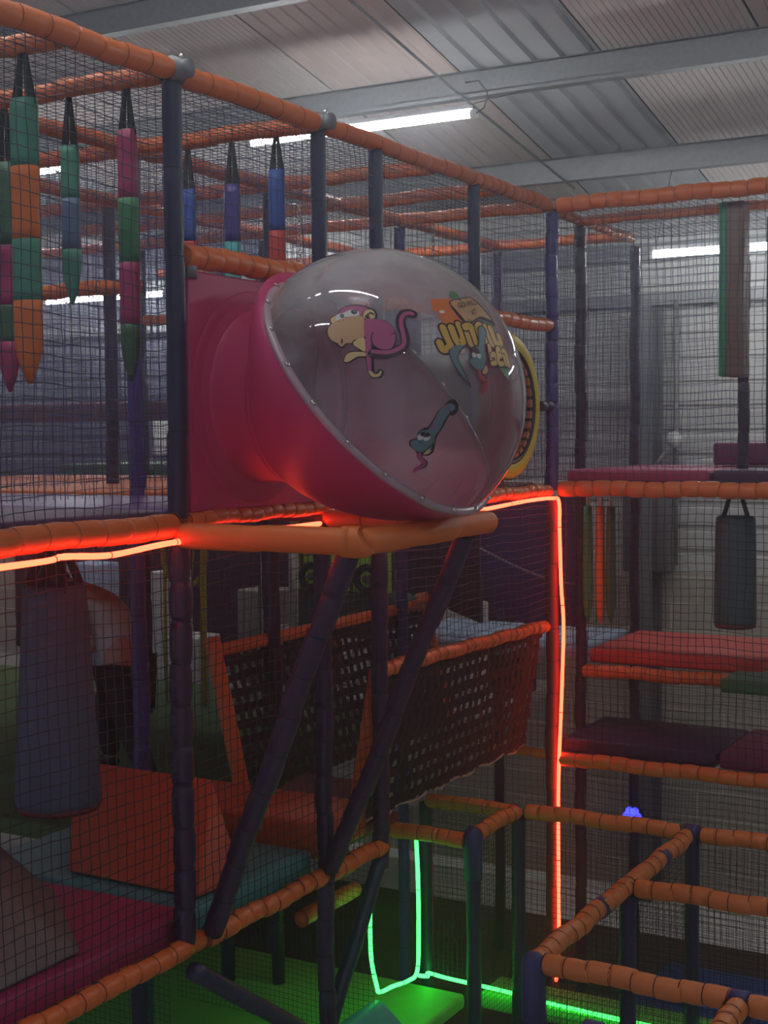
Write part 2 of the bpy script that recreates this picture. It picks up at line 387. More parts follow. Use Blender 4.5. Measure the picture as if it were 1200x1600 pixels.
post(0, 1.51, L-.1, D-.05, 'lower purple post where the two black webbing screens meet', .040, PURPLE, pitch=.16, depth=.10)
post(0, 3.6, 0, D-.05, 'lower corner post lit red by the vertical light rope', .040, MAROON, pitch=.2, depth=.08)
post(0, 4.06, 0, T-.05, 'indigo post of the right wing, first behind the corner post', .036, PURPLE, pitch=.15, depth=.1)
post(0, 5.06, 0, T-.08, 'indigo post of the right wing, second behind the corner post, with the blue spotlight', .036, PURPLE, pitch=.15, depth=.1)
post(1.02, 4.06, D+.05, T-.05, 'dark indigo post of the right wing behind the green and brown hanging pad', .034, PURPLE, pitch=.15, depth=.1)
for x, y, l in ((-1.03, 1.01, 'purple inner post seen just left of the front navy post'), (-1.03, 0, 'inner post at the left picture edge behind the hanging bags'),
                (-1.03, 2.15, 'inner post behind the upper left of the clear dome'), (-1.03, 3.6, 'violet inner post behind the top of the clear dome'),
                (-2.06, 2.05, 'far inner post behind the green and red hanging pads'), (-2.06, .3, 'far inner post at the left edge'), (-2.06, 3.6, 'far inner post behind the magenta panel'),
                (-3.1, 3.6, 'farthest inner post left of the front navy post'), (-3.1, 5.06, 'far back inner post beside the lit wall patch'), (-2.06, 5.06, 'far back inner post near the row of ceiling tubes'), (-1.03, 5.06, 'far back inner post behind the dome')):
    post(x, y, D if x == -2.06 and y > 2 and y != 3.6 else 0 if y > 1 else L, T-.05, l, .037, BLUEVIO if y in (1.01, 3.6) and x == -1.03 else PURPLE, pitch=.3, depth=.08)
post(0, -1.72, D+.03, T-.03, 'upper front post beyond the left picture edge', .037, NAVY, pitch=.30, depth=.05)
post(0, -1.72, 0, D-.05, 'lower front post beyond the left picture edge', .04, PURPLE, pitch=.15, depth=.1)
# ------------------------------------------------------------------ rails
rail((0, -1.7, T), (0, -.03, T), 'thick orange top rail running into the upper left corner', .042, pitch=.13, depth=.07)
rail((0, .04, T), (0, 1.0, T), 'orange top rail between the pipe clamp and the long tube light', .042, pitch=.16, depth=.05)
rail((0, 1.03, T), (0, 2.5, T), 'orange top rail right of the long tube light, first stretch', .038, pitch=.16, depth=.06)
rail((0, 2.5, T), (0, 3.56, T), 'orange top rail ending at the inner corner post', .040, pitch=.10, depth=.16)
rail((.04, 3.6, T), (2.3, 3.6, T), 'bulging orange top rail along the right wing', .046, pitch=.105, depth=.17)
rail((0, 3.64, T-.03), (0, 5.0, T-.03), 'thin laced top rail going back from the corner post', .030, pitch=.09, depth=.25)
rail((.03, 4.06, T-.03), (2.3, 4.06, T-.03), 'dim orange rail under the top of the right wing', .030, pitch=.12, depth=.12)
for y, x1, l in ((-.55, -2.1, 'orange cross rail at the top left edge above the nearest hanging pads'), (0, -3.1, 'orange cross rail reaching left from the clamp on the front post'),
                 (1.01, -3.1, 'orange cross rail meeting the top rail beside the long tube light'), (2.15, -4.1, 'orange cross rail behind the tube light, third from the left'),
                 (2.9, -3.1, 'orange cross rail above the dome crown, nearest the corner'), (3.6, -4.1, 'laced orange cross rail reaching left from the corner post'), (5.06, -4.1, 'farthest orange cross rail')):
    rail((-.04, y, T), (x1, y, T), l, .037, pitch=.13, depth=.10)
for x, l in ((-1.03, 'orange lengthwise top rail one bay behind the front'), (-2.06, 'orange lengthwise top rail two bays behind the front')):
    rail((x, -1.5, T), (x, 5.0, T), l, .036, pitch=.13, depth=.10)
rail((-1.03, 1.05, 4.62), (-4.1, 1.05, 4.62), 'orange inner cross rail at half height left', .036, pitch=.12, depth=.08)
rail((-1.1, 3.6, 4.72), (-3.1, 3.6, 4.72), 'orange inner rail at half height far behind', .036, pitch=.12, depth=.08)
rail((0, 2.59, 4.54), (0, 3.56, 4.54), 'short orange rail right of the dome above the yellow ring', .038, pitch=.12, depth=.04)
rail((0, 1.55, 4.54), (0, 2.51, 4.54), 'short orange rail seen through the clear dome', .038, pitch=.12, depth=.04)
ur = rail((0, .05, 4.585), (0, .98, 4.585), 'glossy bulging orange rail on top of the magenta panel', .046, pitch=.105, depth=.16)
tube('pipe_stub', [(0, .09, 4.50), (0, .09, 4.57)], .03, STEEL, ur, 12)
rail((0, -1.7, D), (0, -.04, D), 'thick orange deck rail at the left above the glowing red rope', .047, pitch=.135, depth=.06)
rail((0, .05, D+.02), (0, 1.0, D+.02), 'small orange rail under the magenta panel behind the apron', .03, pitch=.08, depth=.15)
rail((0, 1.05, D), (0, 3.56, D), 'orange deck rail from the dome to the corner post', .036, pitch=.085, depth=.22)
rail((.05, 3.6, D+.01), (2.3, 3.6, D+.01), 'bulging orange deck rail along the right wing with the round bag below', .047, pitch=.105, depth=.17)
rail((.02, 4.06, 2.42), (2.3, 4.06, 2.42), 'red-orange rail in front of the red mats in the right wing', .042, pitch=.105, depth=.12)
rail((-.03, 5.1, 2.42), (-2.6, 5.1, 2.42), 'far rail under the pale blue mat', .036)
rail((.05, 3.6, L), (2.3, 3.6, L), 'bulging orange rail under the plum mats of the right wing', .043, pitch=.105, depth=.17)
rail((0, -1.7, L), (0, .10, L), 'lower left orange rail in the foreground below the pink mat', .040, pitch=.10, depth=.14)
rail((0, .12, L), (0, .98, L), 'lower orange rail below the teal mat between the two brace feet', .040, pitch=.10, depth=.20)
rail((0, 1.03, L), (0, 1.52, L), 'short lower orange rail beside the post where the webbing screens meet', .040, pitch=.09, depth=.1)
rail((-.03, 3.6, L+.02), (-.45, 3.6, L+.02), 'short orange rail behind the lower right end of the webbing screen', .03)
rail((-.35, 1.34, 1.60), (-.35, 1.85, 1.60), 'dim ochre rail below the short orange rail in the shadow', .04, pitch=.3, depth=.02)
# apron around the bubble
ap = tag(padded('bubble_apron_rail', (.03, -.02, D-.03), (.80, -.075, D-.03), .048, ORANGE2, pitch=.33, depth=.02, tie=False, wander=.006), 'smooth orange rail under the bubble from the front post to the brace head', 'rail')
padded('corner_wrap', (.76, -.07, D-.03), (.84, -.05, D-.03), .055, ORANGE2, ap, pitch=.2, depth=.02, tie=False)
tag(padded('bubble_apron_rail', (.81, -.04, D-.03), (.80, 1.02, D-.03), .048, ORANGE2, pitch=.36, depth=.03, tie=False, wander=.006), 'smooth orange rail under the dome from the brace head to the right', 'rail')
rail((.76, 1.02, D-.03), (.03, 1.02, D-.03), 'orange rail closing the right side of the bubble cradle behind the dome', .04, pitch=.2, depth=.05)
# maze frame in the foreground
M_ = 1.9
for a, b, l in (((1.17, .62, M_), (1.17, 2.52, M_), 'long orange maze rail running away from the blue-capped corner'), ((.27, 2.6, M_), (1.12, 2.6, M_), 'orange maze rail crossed by the red light rope'),
                ((1.22, 2.6, M_), (2.3, 2.6, M_), 'orange maze rail at the far right edge, farthest back'), ((1.21, 1.66, M_), (2.3, 1.66, M_), 'orange maze rail joining the middle of the long rail'),
                ((1.21, .64, M_), (1.92, .62, M_), 'nearest orange maze rail from the blue-capped corner to the tee'), ((1.99, .62, M_), (2.5, .62, M_), 'orange maze rail at the bottom right picture edge'),
                ((1.96, .58, M_), (1.99, -.4, M_), 'short orange maze rail coming toward the viewer at the bottom right'), ((1.62, .13, M_), (2.0, .16, M_), 'orange maze rail end with dark cap at the very bottom right'),
                ((.22, 2.08, M_), (.22, 2.56, M_), 'short orange maze rail over the green-lit box'), ((.18, 2.05, M_-.03), (-.25, 2.05, M_-.03), 'dim orange maze rail left of the purple elbow'), ((.2, 2.62, M_-.02), (-.35, 2.62, M_-.02), 'dim orange maze rail behind the webbing hem')):
    o = rail(a, b, l, .040, m=mat('orange_maze_vinyl', (.62, .185, .045), .42, bump=.2), pitch=.085, depth=.045)
for p, a, pr in (((1.17, .62, M_), (0, 1, 0), 0), ((1.17, 1.33, M_), (0, 1, 0), 1), ((1.17, 2.12, M_), (0, 1, 0), 1), ((1.955, .62, M_), (1, 0, 0), 1), ((1.6, .13, M_), (1, 0, 0), 1), ((.22, 2.05, M_), (0, 1, 0), 0), ((1.17, 2.6, M_), (1, 0, 0), 1)):
    if pr == 0:
        tag(tube('elbow_cap', [(p[0], p[1], p[2]-.22), (p[0], p[1], p[2]-.01), (p[0], p[1], p[2]+.025), (p[0], p[1]+.005, p[2]+.043)], [.046, .047, .04, .02], CAPB, None, 16), 'blue-violet tape cap on the maze corner ' + ('nearest the viewer' if p[1] < 1 else 'beside the green rope'), 'cap')
    else:
        q = Vector(p); d = Vector(a)
        tag(tube('tape_band', [q-d*.03, q+d*.03], .0435, CAPB, None, 16), {(1.17, 1.33): 'blue tape band on the long maze rail, lower one', (1.17, 2.12): 'blue tape band on the long maze rail, upper one', (1.955, .62): 'blue tape band on the maze tee at the bottom right', (1.6, .13): 'dark tape cap on the rail end at the very bottom', (1.17, 2.6): 'blue tape band at the far maze corner'}[(p[0], p[1])], 'tape')
for x, y, l in ((1.17, .62, 'dark maze post under the nearest blue-capped corner'), (.22, 2.05, 'dark navy maze post right of the green rope'), (.22, 2.6, 'dark maze post just left of the red rope'), (1.17, 1.66, 'dark maze post under the rail joint'),
                (1.17, 2.6, 'dark maze post under the far corner'), (1.96, .62, 'maze post at the bottom right tee'), (1.62, .13, 'maze post under the dark cap at the bottom'), (-.35, 2.62, 'dark post behind the green light rope')):
    post(x, y, 0, M_-.03, l, .037, NAVY, pitch=.5, depth=.03, tie=False)
post(-1.3, 2.05, 0, L-.06, 'dark post beside the green-lit mat', .04, NAVY, pitch=.5, depth=.03, tie=False)
post(-.6, .45, 0, L-.06, 'dark post under the teal mat', .04, NAVY, pitch=.5, depth=.03, tie=False)
# leaning braces
def brace(a, b, l, r=.04, m=PURPLE, **k): return tag(padded('leaning_brace', a, b, r, m, **k), l, 'brace', 'leaning braces of the climbing frame')
brace((.76, -.03, D-.07), (.03, .13, L+.03), 'purple padded brace leaning from the apron corner down to the left', .042, pitch=.17, depth=.07)
brace((.77, .86, D-.07), (.04, .99, L+.03), 'dark purple padded brace leaning from under the dome down to the middle post', .040, pitch=.2, depth=.07)
brace((0, 1.5, L-.05), (0, .22, .15), 'dark brace below the orange rail leaning left beside the green light', .036, NAVY, pitch=.5, depth=.03, tie=False)
brace((.10, -.08, L-.04), (.10, 1.6, .75), 'dark brace in the bottom left shadow running down right', .036, NAVY, pitch=.5, depth=.03, tie=False)
# pipe clamps on the front rail
for p, l in (((.02, 0, T+.005), 'galvanised pipe clamp where the top rail meets the front navy post'), ((.02, 1.0, T), 'small galvanised clamp on the top rail beside the long tube light')):
    e = empty('pipe_clamp', p)
    tube('sleeve', [(0, -.03, 0), (0, .03, 0)], .0445 if p[1] == 0 else .039, STEEL, e, 18)
    tube('collar', [(-.01, .01, 0), (.055, .01, 0)], [.036, .036], STEEL, e, 18); tube('set_screw', [(.02, .01, .03), (.02, .01, .055)], .008, BOLT, e, 8)
    tag(e, l, 'clamp')

# ------------------------------------------------------------------ nets
Y, Z, X = (0, 1, 0), (0, 0, 1), (1, 0, 0)
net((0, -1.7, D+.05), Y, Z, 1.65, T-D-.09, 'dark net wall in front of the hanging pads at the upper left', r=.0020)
net((0, .03, 4.63), Y, Z, .95, T-4.67, 'small net above the magenta panel')
net((0, 1.03, 4.58), Y, Z, 2.53, T-4.62, 'net wall above and behind the dome up to the top rail')
net((0, 2.6, D+.04), Y, Z, .96, 4.5-D-.04, 'net around the yellow ring right of the dome', cell=.052, m=NETK)
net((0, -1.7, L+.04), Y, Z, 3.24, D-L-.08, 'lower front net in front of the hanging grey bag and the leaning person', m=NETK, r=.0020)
net((0, 1.55, 2.84), Y, Z, 2.02, D-2.88, 'lower net above the right webbing screen, lit pink along its strings')
net((.04, 3.6, D+.06), X, Z, 2.2, T-D-.1, 'upper net wall of the right wing in front of the tube light', r=.0020)
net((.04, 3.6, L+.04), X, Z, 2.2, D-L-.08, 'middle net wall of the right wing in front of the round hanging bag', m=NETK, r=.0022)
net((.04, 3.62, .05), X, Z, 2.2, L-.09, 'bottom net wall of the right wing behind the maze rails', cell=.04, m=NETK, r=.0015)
net((0, 3.64, D+.06), Y, Z, 1.4, T-D-.12, 'side net going back from the corner post, upper', cell=.05)
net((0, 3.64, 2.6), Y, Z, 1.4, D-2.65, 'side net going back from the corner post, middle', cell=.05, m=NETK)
net((-.9, 4.08, D+.06), X, Z, 1.9, T-D-.12, 'second net layer just behind the corner post', m=NETB)
net((-1.03, -1.5, T-.02), X, Y, 1.0, 5.0, 'roof net stretched flat under the top rails, front bay')
net((-2.06, -1.5, T-.02), X, Y, 1.0, 5.0, 'roof net stretched flat under the top rails, second bay')
net((-3.1, -.3, T-.02), X, Y, 1.0, 3.9, 'roof net stretched flat under the top rails, third bay', cell=.05)
net((.03, 3.63, T-.03), X, Y, 2.1, 1.4, 'roof net over the right wing', cell=.05)
net((-1.03, -1.3, D+.05), Y, Z, 4.85, T-D-.1, 'inner lengthwise net one bay behind the front', m=NETB)
net((-2.06, 0, D+.05), Y, Z, 3.55, T-D-.1, 'inner lengthwise net two bays behind the front', m=NETB)
net((-3.1, 0, D+.05), Y, Z, 3.55, T-D-.1, 'inner lengthwise net three bays behind the front', m=NETB, cell=.05)
net((-4.0, 3.6, 2.0), X, Z, 3.95, T-2.05, 'inner cross net along the back of the left frame', m=NETB)
net((-1.0, 1.02, 4.5), X, Z, .96, T-4.55, 'inner cross net behind the blue and red hanging pads', m=NETB)
net((-4.2, 5.08, D+.05), X, Z, 4.1, T-D-.1, 'far back cross net in front of the lit wall', m=NETB, cell=.055)
net((-1.6, 5.1, .1), X, Z, 3.9, 2.3, 'far net before the blockwork wall in the right wing', cell=.05, m=NETK, r=.0015)
fine = dict(cell=.028, m=NETK, r=.0011, wob=.003, sag=0)
net((1.17, .66, .05), Y, Z, 1.92, M_-.1, 'fine black maze net under the long orange rail', **fine)
net((1.2, .62, .9), X, Z, .75, M_-.95, 'fine black maze net under the nearest rail', **fine)
net((1.2, 2.6, .4), X, Z, 1.1, M_-.45, 'fine black maze net under the far right rail', **fine)
net((1.2, 1.66, .7), X, Z, 1.05, M_-.75, 'fine black maze net under the middle rail', **fine)
net((.24, 2.6, .05), X, Z, .9, M_-.1, 'fine black maze net crossed by the red rope', **fine)
net((.22, 2.07, .6), Y, Z, .51, M_-.65, 'fine black maze net on the side of the green-lit box', **fine)
net((-.33, 2.62, .9), X, Z, .54, M_-.98, 'fine black maze net at the back of the green-lit box', **fine)
net((-.3, 2.06, M_), X, Y, .48, .52, 'fine net lid over the green-lit box', **fine)
net((-1.3, 1.6, .95), X, Z, 1.2, .95, 'fine black net in front of the bright green mat', **fine)
net((-1.9, .4, .9), X, Z, 1.5, .98, 'fine black net glowing green at the left', **fine)

# ------------------------------------------------------------------ decks and mats
def mat_pad(a, b, m, l, r=.02): return tag(soft_box('floor_mat', a, b, m, None, r), l, 'mat', 'mats on the platforms')
mat_pad((-2.0, -1.7, D-.02), (-.06, -.02, D+.06), DPURP, 'dark purple deck mat at the upper left level')
mat_pad((-2.0, .0, D-.02), (-.06, 1.0, D+.06), mat('violet_deck_vinyl', (.13, .06, .25), .3), 'violet deck mat behind the magenta panel')
mat_pad((-4.0, 1.06, D-.02), (-1.1, 3.5, D+.07), ORANGE2, 'flat orange deck mat seen edge-on at the left')
mat_pad((-.98, 1.06, D-.05), (-.06, 3.5, D+.05), MAROON, 'dark red deck mat behind the dome')
mat_pad((-4.0, 3.7, D), (-2.3, 4.9, D+.14), GREEN, 'small bright green mat at the left edge far back')
mat_pad((.06, 3.68, D+.04), (.93, 4.95, D+.12), MAG, 'pink deck mat in the right wing beside the corner post')
mat_pad((.95, 3.68, D+.04), (2.3, 4.95, D+.12), DPURP, 'dark plum deck mat in the right wing at the picture edge')
tag(soft_box('foam_block', (.72, 4.45, D+.13), (1.3, 4.8, D+.27), mat('plum_pink_vinyl', (.22, .03, .12), .5)), 'dark pink foam block on the plum deck mat at the right edge', 'foam block')
mat_pad((-1.5, 4.12, 2.46), (-.03, 5.05, 2.55), PALEB, 'pale blue mat left of the red mats in the right wing')
mat_pad((.03, 4.12, 2.46), (1.12, 5.05, 2.55), RED, 'red mat of the middle platform in the right wing')
mat_pad((1.0, 3.66, 2.42), (2.3, 4.02, 2.50), DGREEN, 'dark green mat at the right edge in front of the red mat')
mat_pad((.03, 3.66, 1.98), (.98, 4.4, 2.07), DPURP, 'plum mat of the lower platform in the right wing')
mat_pad((1.0, 3.66, 1.98), (2.3, 4.4, 2.08), mat('berry_vinyl', (.22, .03, .10), .5), 'berry pink mat of the lower platform at the right edge')
# lower left platform
mat_pad((-1.7, -1.7, 1.93), (-.06, .12, 2.06), MAG, 'pink platform mat at the lower left')
mat_pad((-1.3, .14, 1.93), (-.06, 1.0, 2.06), TEAL, 'teal platform mat under the orange wedge')
# grey block and orange wedge
tag(hull('foam_block', [(-.75, -1.6, 2.07), (.0-.08, -1.55, 2.07), (-.10, -.46, 2.07), (-.62, -.02, 2.07), (-.82, -1.5, 2.36), (-.35, -1.5, 2.36), (-.42, -.62, 2.36), (-.72, -.28, 2.36)],
         [(0, 3, 2, 1), (4, 5, 6, 7), (0, 1, 5, 4), (1, 2, 6, 5), (2, 3, 7, 6), (3, 0, 4, 7)], GREYV), 'grey foam block with sloped sides on the pink mat at the lower left edge', 'foam block')
tag(hull('foam_wedge', [(-.80, .22, 2.07), (-.09, .20, 2.07), (-.03-.05, .50, 2.07), (-1.0, 1.02, 2.07), (-1.05, .56, 2.46), (-.33, .64, 2.43)],
         [(0, 3, 2, 1), (0, 1, 5, 4), (1, 2, 5), (2, 3, 4, 5), (3, 0, 4)], mat('burnt_orange_vinyl', (.55, .10, .035), .5)), 'large orange foam wedge on the teal mat', 'foam wedge')
tag(soft_box('foam_step', (-1.0, 1.04, 2.0), (-.07, 1.5, 2.17), mat('burnt_orange_vinyl', (.55, .10, .035), .5)), 'flat orange foam step right of the wedge behind the brace', 'foam step')
mat_pad((-.84, 1.53, 1.90), (-.22, 2.1, 1.955), MAROON, 'dark red mat on the floor between the two webbing screens')
tag(hull('foam_ramp', [(-.82, 1.6, 1.957), (-.25, 1.6, 1.957), (-.25, 2.1, 1.957), (-.82, 2.1, 1.957), (-.78, 1.75, 2.08), (-.3, 1.75, 2.08), (-.3, 2.05, 2.11), (-.78, 2.05, 2.11)], [(0, 3, 2, 1), (4, 5, 6, 7), (0, 1, 5, 4), (1, 2, 6, 5), (2, 3, 7, 6), (3, 0, 4, 7)], mat('dusty_mauve_vinyl', (.16, .09, .09), .6)), 'dull mauve foam ramp between the two webbing screens', 'foam ramp')
mat_pad((-5.6, 1.06, 1.86), (-1.25, 4.7, 1.95), GTURF, 'green turf floor under the leaning person')
# green-lit level and floor behind the maze
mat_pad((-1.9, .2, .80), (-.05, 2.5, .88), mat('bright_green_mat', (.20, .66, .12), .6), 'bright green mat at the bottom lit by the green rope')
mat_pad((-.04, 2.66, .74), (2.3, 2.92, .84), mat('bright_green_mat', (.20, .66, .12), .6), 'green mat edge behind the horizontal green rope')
mat_pad((-3.0, 3.7, .0), (2.3, 5.9, .12), DKMAT, 'dark brown floor mat far below behind the maze')
mat_pad((.3, 3.75, .13), (2.4, 4.9, .32), BLUE, 'dark blue mat below the maze at the right')
tag(hull('foam_wedge', [(-.25, 1.2, .9), (.1, 1.2, .9), (.1, 1.75, .9), (-.25, 1.75, .9), (-.16, 1.25, 1.12), (-.10, 1.25, 1.12), (-.10, 1.7, 1.12), (-.16, 1.7, 1.12)], [(0, 3, 2, 1), (4, 5, 6, 7), (0, 1, 5, 4), (1, 2, 6, 5), (2, 3, 7, 6), (3, 0, 4, 7)], TURQ), 'turquoise foam wedge at the bottom beside the green rope', 'foam wedge')

# ------------------------------------------------------------------ hanging pads
def hanging_pad(x, y, ztop, ztip, wd, segs, label, cat='hanging pad', point=.16, strap=True, grp='banded hanging pads at the upper left'):
    """segs: list of (material, length fraction); a flat padded tapering bag hung by two straps"""
    e = empty('hanging_pad', (x, y, 0)); Lh = ztop-ztip; z = ztop; n = len(segs)
    for i, (m, fr) in enumerate(segs):
        z2 = z-Lh*fr; P, R = [], []
        steps = 6
        for k in range(steps+1):
            zz = z+(z2-z)*k/steps; r = wd/2
            if zz < ztip+point: q = max(0., (zz-ztip)/point); r = wd/2*(.16+.84*math.sin(q*math.pi/2)**.9)
            if i == 0 and k == 0: r *= .93
            P.append(Vector((0, 0, zz))); R.append(r)
        V, F = sweep(P, R, 18, True, .01)
        V = [Vector((v.x, v.y*.72, v.z)) for v in V]
        frompy('padded_section', V, F, m, e)
        z = z2
    if strap:
        for s in (-1, 1):
            bm = bmesh.new(); w0 = wd*.21
            vs = box(bm, (s*wd*.30-w0, -.004, ztop-.02), (s*wd*.30+w0, .004, T-.02))
            for v in vs:
                if v.co.z > ztop: v.co.x = v.co.x*.25; v.co.y += .0
            frombm('strap', bm, STRAP, e)
    return tag(e, label, cat, grp)
hanging_pad(-.20, -.56, 5.06, 4.09, .112, [(SEAG, .235), (ORANGE2, .255), (SEAG, .215), (ORANGE2, .295)], 'widest hanging pad, banded sea green and orange, near the left picture edge')
hanging_pad(-.84, .0, 5.0, 4.09, .10, [(DGREEN, .36), (MAG, .26), (DGREEN, .16), (MAG, .22)], 'hanging pad banded dark green and magenta, partly cut by the left picture edge')
hanging_pad(-.50, .0, 5.03, 4.42, .082, [(SEAG, .33), (SLATE, .32), (SEAG, .35)], 'shorter hanging pad banded sea green, slate blue and green')
hanging_pad(-.215, .0, 5.06, 4.115, .084, [(MAG, .27), (GREEN, .255), (MAG, .245), (DGREEN, .23)], 'long hanging pad banded pink and green left of the front navy post')
hanging_pad(-.70, 1.01, 5.03, 4.05, .075, [(BLUE, .24), (RED, .26), (BLUE, .25), (RED, .25)], 'blue and red hanging pad just right of the front navy post')
hanging_pad(-.455, 1.01, 5.03, 4.05, .08, [(BLUEVIO, .26), (TURQ, .26), (BLUEVIO, .24), (TURQ, .24)], 'violet and turquoise hanging pad')
hanging_pad(-.215, 1.01, 5.07, 4.05, .08, [(BLUE, .26), (RED, .28), (BLUE, .22), (RED, .24)], 'blue and red hanging pad nearest the clear dome')
for (x, m, l) in ((.09, GREEN, 'green strip pad hanging under the wing deck beside the red rope'), (.17, ORANGE2, 'orange strip pad hanging under the wing deck'), (.24, DGREEN, 'dark green strip pad hanging under the wing deck')):
    e = empty('hanging_pad', (x, 3.95, 0)); P = [Vector((0, 0, z)) for z in (3.46, 3.3, 3.0, 2.86, 2.78, 2.74)]
    V, F = sweep(P, [.026, .03, .032, .03, .02, .006], 12); frompy('padded_section', V, F, m, e)
    tube('strap', [(0, 0, 3.45), (0, 0, 3.62)], .012, CREAM, e, 6); tag(e, l, 'hanging pad')
# big green and brown pad and dark pad in the wing
e = empty('hanging_column', (1.045, 3.76, 0))
hull('green_edge', [(-.075, -.05, 4.22), (-.03, -.06, 4.22), (-.03, .06, 4.22), (-.075, .05, 4.22), (-.075, -.05, 5.2), (-.03, -.06, 5.2), (-.03, .06, 5.2), (-.075, .05, 5.2)], [(0, 3, 2, 1), (4, 5, 6, 7), (0, 1, 5, 4), (1, 2, 6, 5), (2, 3, 7, 6), (3, 0, 4, 7)], mat('strong_green_vinyl', (.02, .28, .14), .5), e, .008)
hull('brown_face', [(-.03, -.065, 4.215), (.07, -.06, 4.215), (.07, .06, 4.215), (-.03, .065, 4.215), (-.03, -.065, 5.2), (.07, -.06, 5.2), (.07, .06, 5.2), (-.03, .065, 5.2)], [(0, 3, 2, 1), (4, 5, 6, 7), (0, 1, 5, 4), (1, 2, 6, 5), (2, 3, 7, 6), (3, 0, 4, 7)], mat('brown_vinyl', (.17, .09, .07), .45, bump=.4, bscale=7), e, .012)
tag(e, 'square hanging column, brown face with green edge, under the right top rail', 'hanging pad')
e = empty('hanging_column', (1.30, 3.78, 0)); tube('padded_section', [(0, 0, 3.80), (0, 0, 3.83), (0, 0, 5.1), (0, 0, 5.14)], [.06, .075, .075, .05], NAVY, e, 20); tube('strap', [(0, 0, 5.12), (0, 0, 5.22)], .02, STRAP, e, 6)
tag(e, 'dark round hanging column cut by the right picture edge', 'hanging pad')
# chains behind the dome
for x, y, z0, l in ((-.79, 3.6, 4.7, 'thin steel chain hanging behind the dome near its right shoulder'), (-1.03, 2.45, 4.8, 'thin steel chain hanging above the left of the dome')):
    bm = bmesh.new(); z = T-.03; k = 0
    me_v, me_f = [], []
    while z > z0:
        pts = [Vector((x+(math.cos(a)*.009 if k % 2 else 0), y+(0 if k % 2 else math.cos(a)*.009), z+math.sin(a)*.018)) for a in [2*math.pi*i/10 for i in range(11)]]
        V, F = sweep(pts, .0032, 5, False); b = len(me_v); me_v += V; me_f += [tuple(i+b for i in f) for f in F]; z -= .027; k += 1
    bm.free(); tag(frompy('hanging_chain', me_v, me_f, BOLT), l, 'chain')

# ------------------------------------------------------------------ big hanging bags
def punch_bag(x, y, z0, z1, r0, r1, ztop, m, label, strapr=.012, rim=None):
    e = empty('punch_bag', (x, y, 0))
    P = [Vector((0, 0, z)) for z in (z0, z0+.012, z0+.05, z0+(z1-z0)*.5, z1-.05, z1-.012, z1)]
    rm = (r0+r1)/2; V, F = sweep(P, [r0*.82, r0*.95, r0, rm, r1, r1*.97, r1*.86], 32, True, .004)
    frompy('bag_body', V, F, m, e)
    tube('bottom_trim', [(0, 0, z0+.004), (0, 0, z0+.028)], [r0*.93, r0*1.004], rim or MAROON, e, 32)
    for i in range(4):
        a = math.pi/4+i*math.pi/2+.3; c, s = math.cos(a), math.sin(a)
        tube('strap', [(c*r1*.85, s*r1*.85, z1-.03), (c*r1*.8, s*r1*.8, z1+.005), (c*.012, s*.012, ztop)], strapr, STRAP, e, 6)
    return tag(e, label, 'punching bag')
punch_bag(1.03, 3.87, 2.77, 3.42, .122, .115, 3.62, BAGT, 'round dark grey-green bag hanging from the deck rail of the right wing')
punch_bag(-.58, -.05, 2.43, 3.33, .170, .125, 3.56, BAGB, 'big tapered blue-grey bag hanging at the left in front of the person', .018)

# ------------------------------------------------------------------ webbing screens
def webbing(x_top, x_bot, y0, y1, z0, z1, label, ext=0., py=.076, pz=.080, sw=.041, hw=.047, slope=0.):
    e = empty('webbing_screen', (x_top, y0, 0)); Ly = y1-y0; dx = x_bot-x_top; H = z1-z0
    def P(y, t, off): return Vector((dx*(1-t)+off+.03*math.sin(t*math.pi)*0, y, z0+t*H+slope*(y/Ly)*(1-t)))
    ny, nz = int(Ly/py), int(H/pz); V, F = [], []
    def ribbon(pts, wv):
        b = len(V)
        for p in pts: V.append(p-wv); V.append(p+wv)
        for i in range(len(pts)-1): F.append((b+2*i, b+2*i+1, b+2*i+3, b+2*i+2))
    for i in range(ny):
        y = (i+.5)*Ly/ny; w_ = sw*(1+random.uniform(-.12, .12)); sk = random.uniform(-.008, .008)
        ribbon([P(y+sk*math.sin(k), k/(2*nz), .003*(1 if (k//1+i) % 2 else -1)) for k in range(2*nz+1)], Vector((0, w_/2, 0)))
    for j in range(nz):
        t = (j+.5)/nz; w_ = hw*(1+random.uniform(-.1, .1)); sk = random.uniform(-.006, .006)
        ribbon([P(k*Ly/(2*ny), t+sk*math.sin(k*.7)/H, .003*(-1 if (k+j) % 2 else 1)) for k in range(2*ny+1)], Vector((0, 0, w_/2)))
    o = frompy('woven_straps', V, F, STRAP, e, False)
    so = o.modifiers.new('thick', 'SOLIDIFY'); so.thickness = .0025; so.offset = 0
    return e, dx, Ly, H
e, dx, Ly, H = webbing(-1.08, -.90, 1.68, 4.0, 2.02, 2.76, '')
tube('top_bar', [(0, -.02, 2.79), (0, Ly+.05, 2.79)], .034, ORANGE2, e, 16)
for y in (0, Ly): padded('side_bar', (-.02, y, 2.86), (dx, y, 2.0), .042, ORANGE2, e, pitch=.8, depth=.01, tie=False)
tag(e, 'left black webbing screen in an orange tube frame, farther back', 'webbing screen')
e, dx, Ly, H = webbing(-.02, -.14, 1.60, 3.50, 2.03, 2.76, '')
padded('top_bar', (0, -.05, 2.79), (0, Ly+.04, 2.76), .036, ORANGE, e, pitch=.08, depth=.04)
for y in (-.02, Ly-.06): tube('side_bar', [(-.03, y, 2.78), (dx-.04, y-.02, 2.02)], .028 if y > 1 else .042, ORANGE2, e, 14)
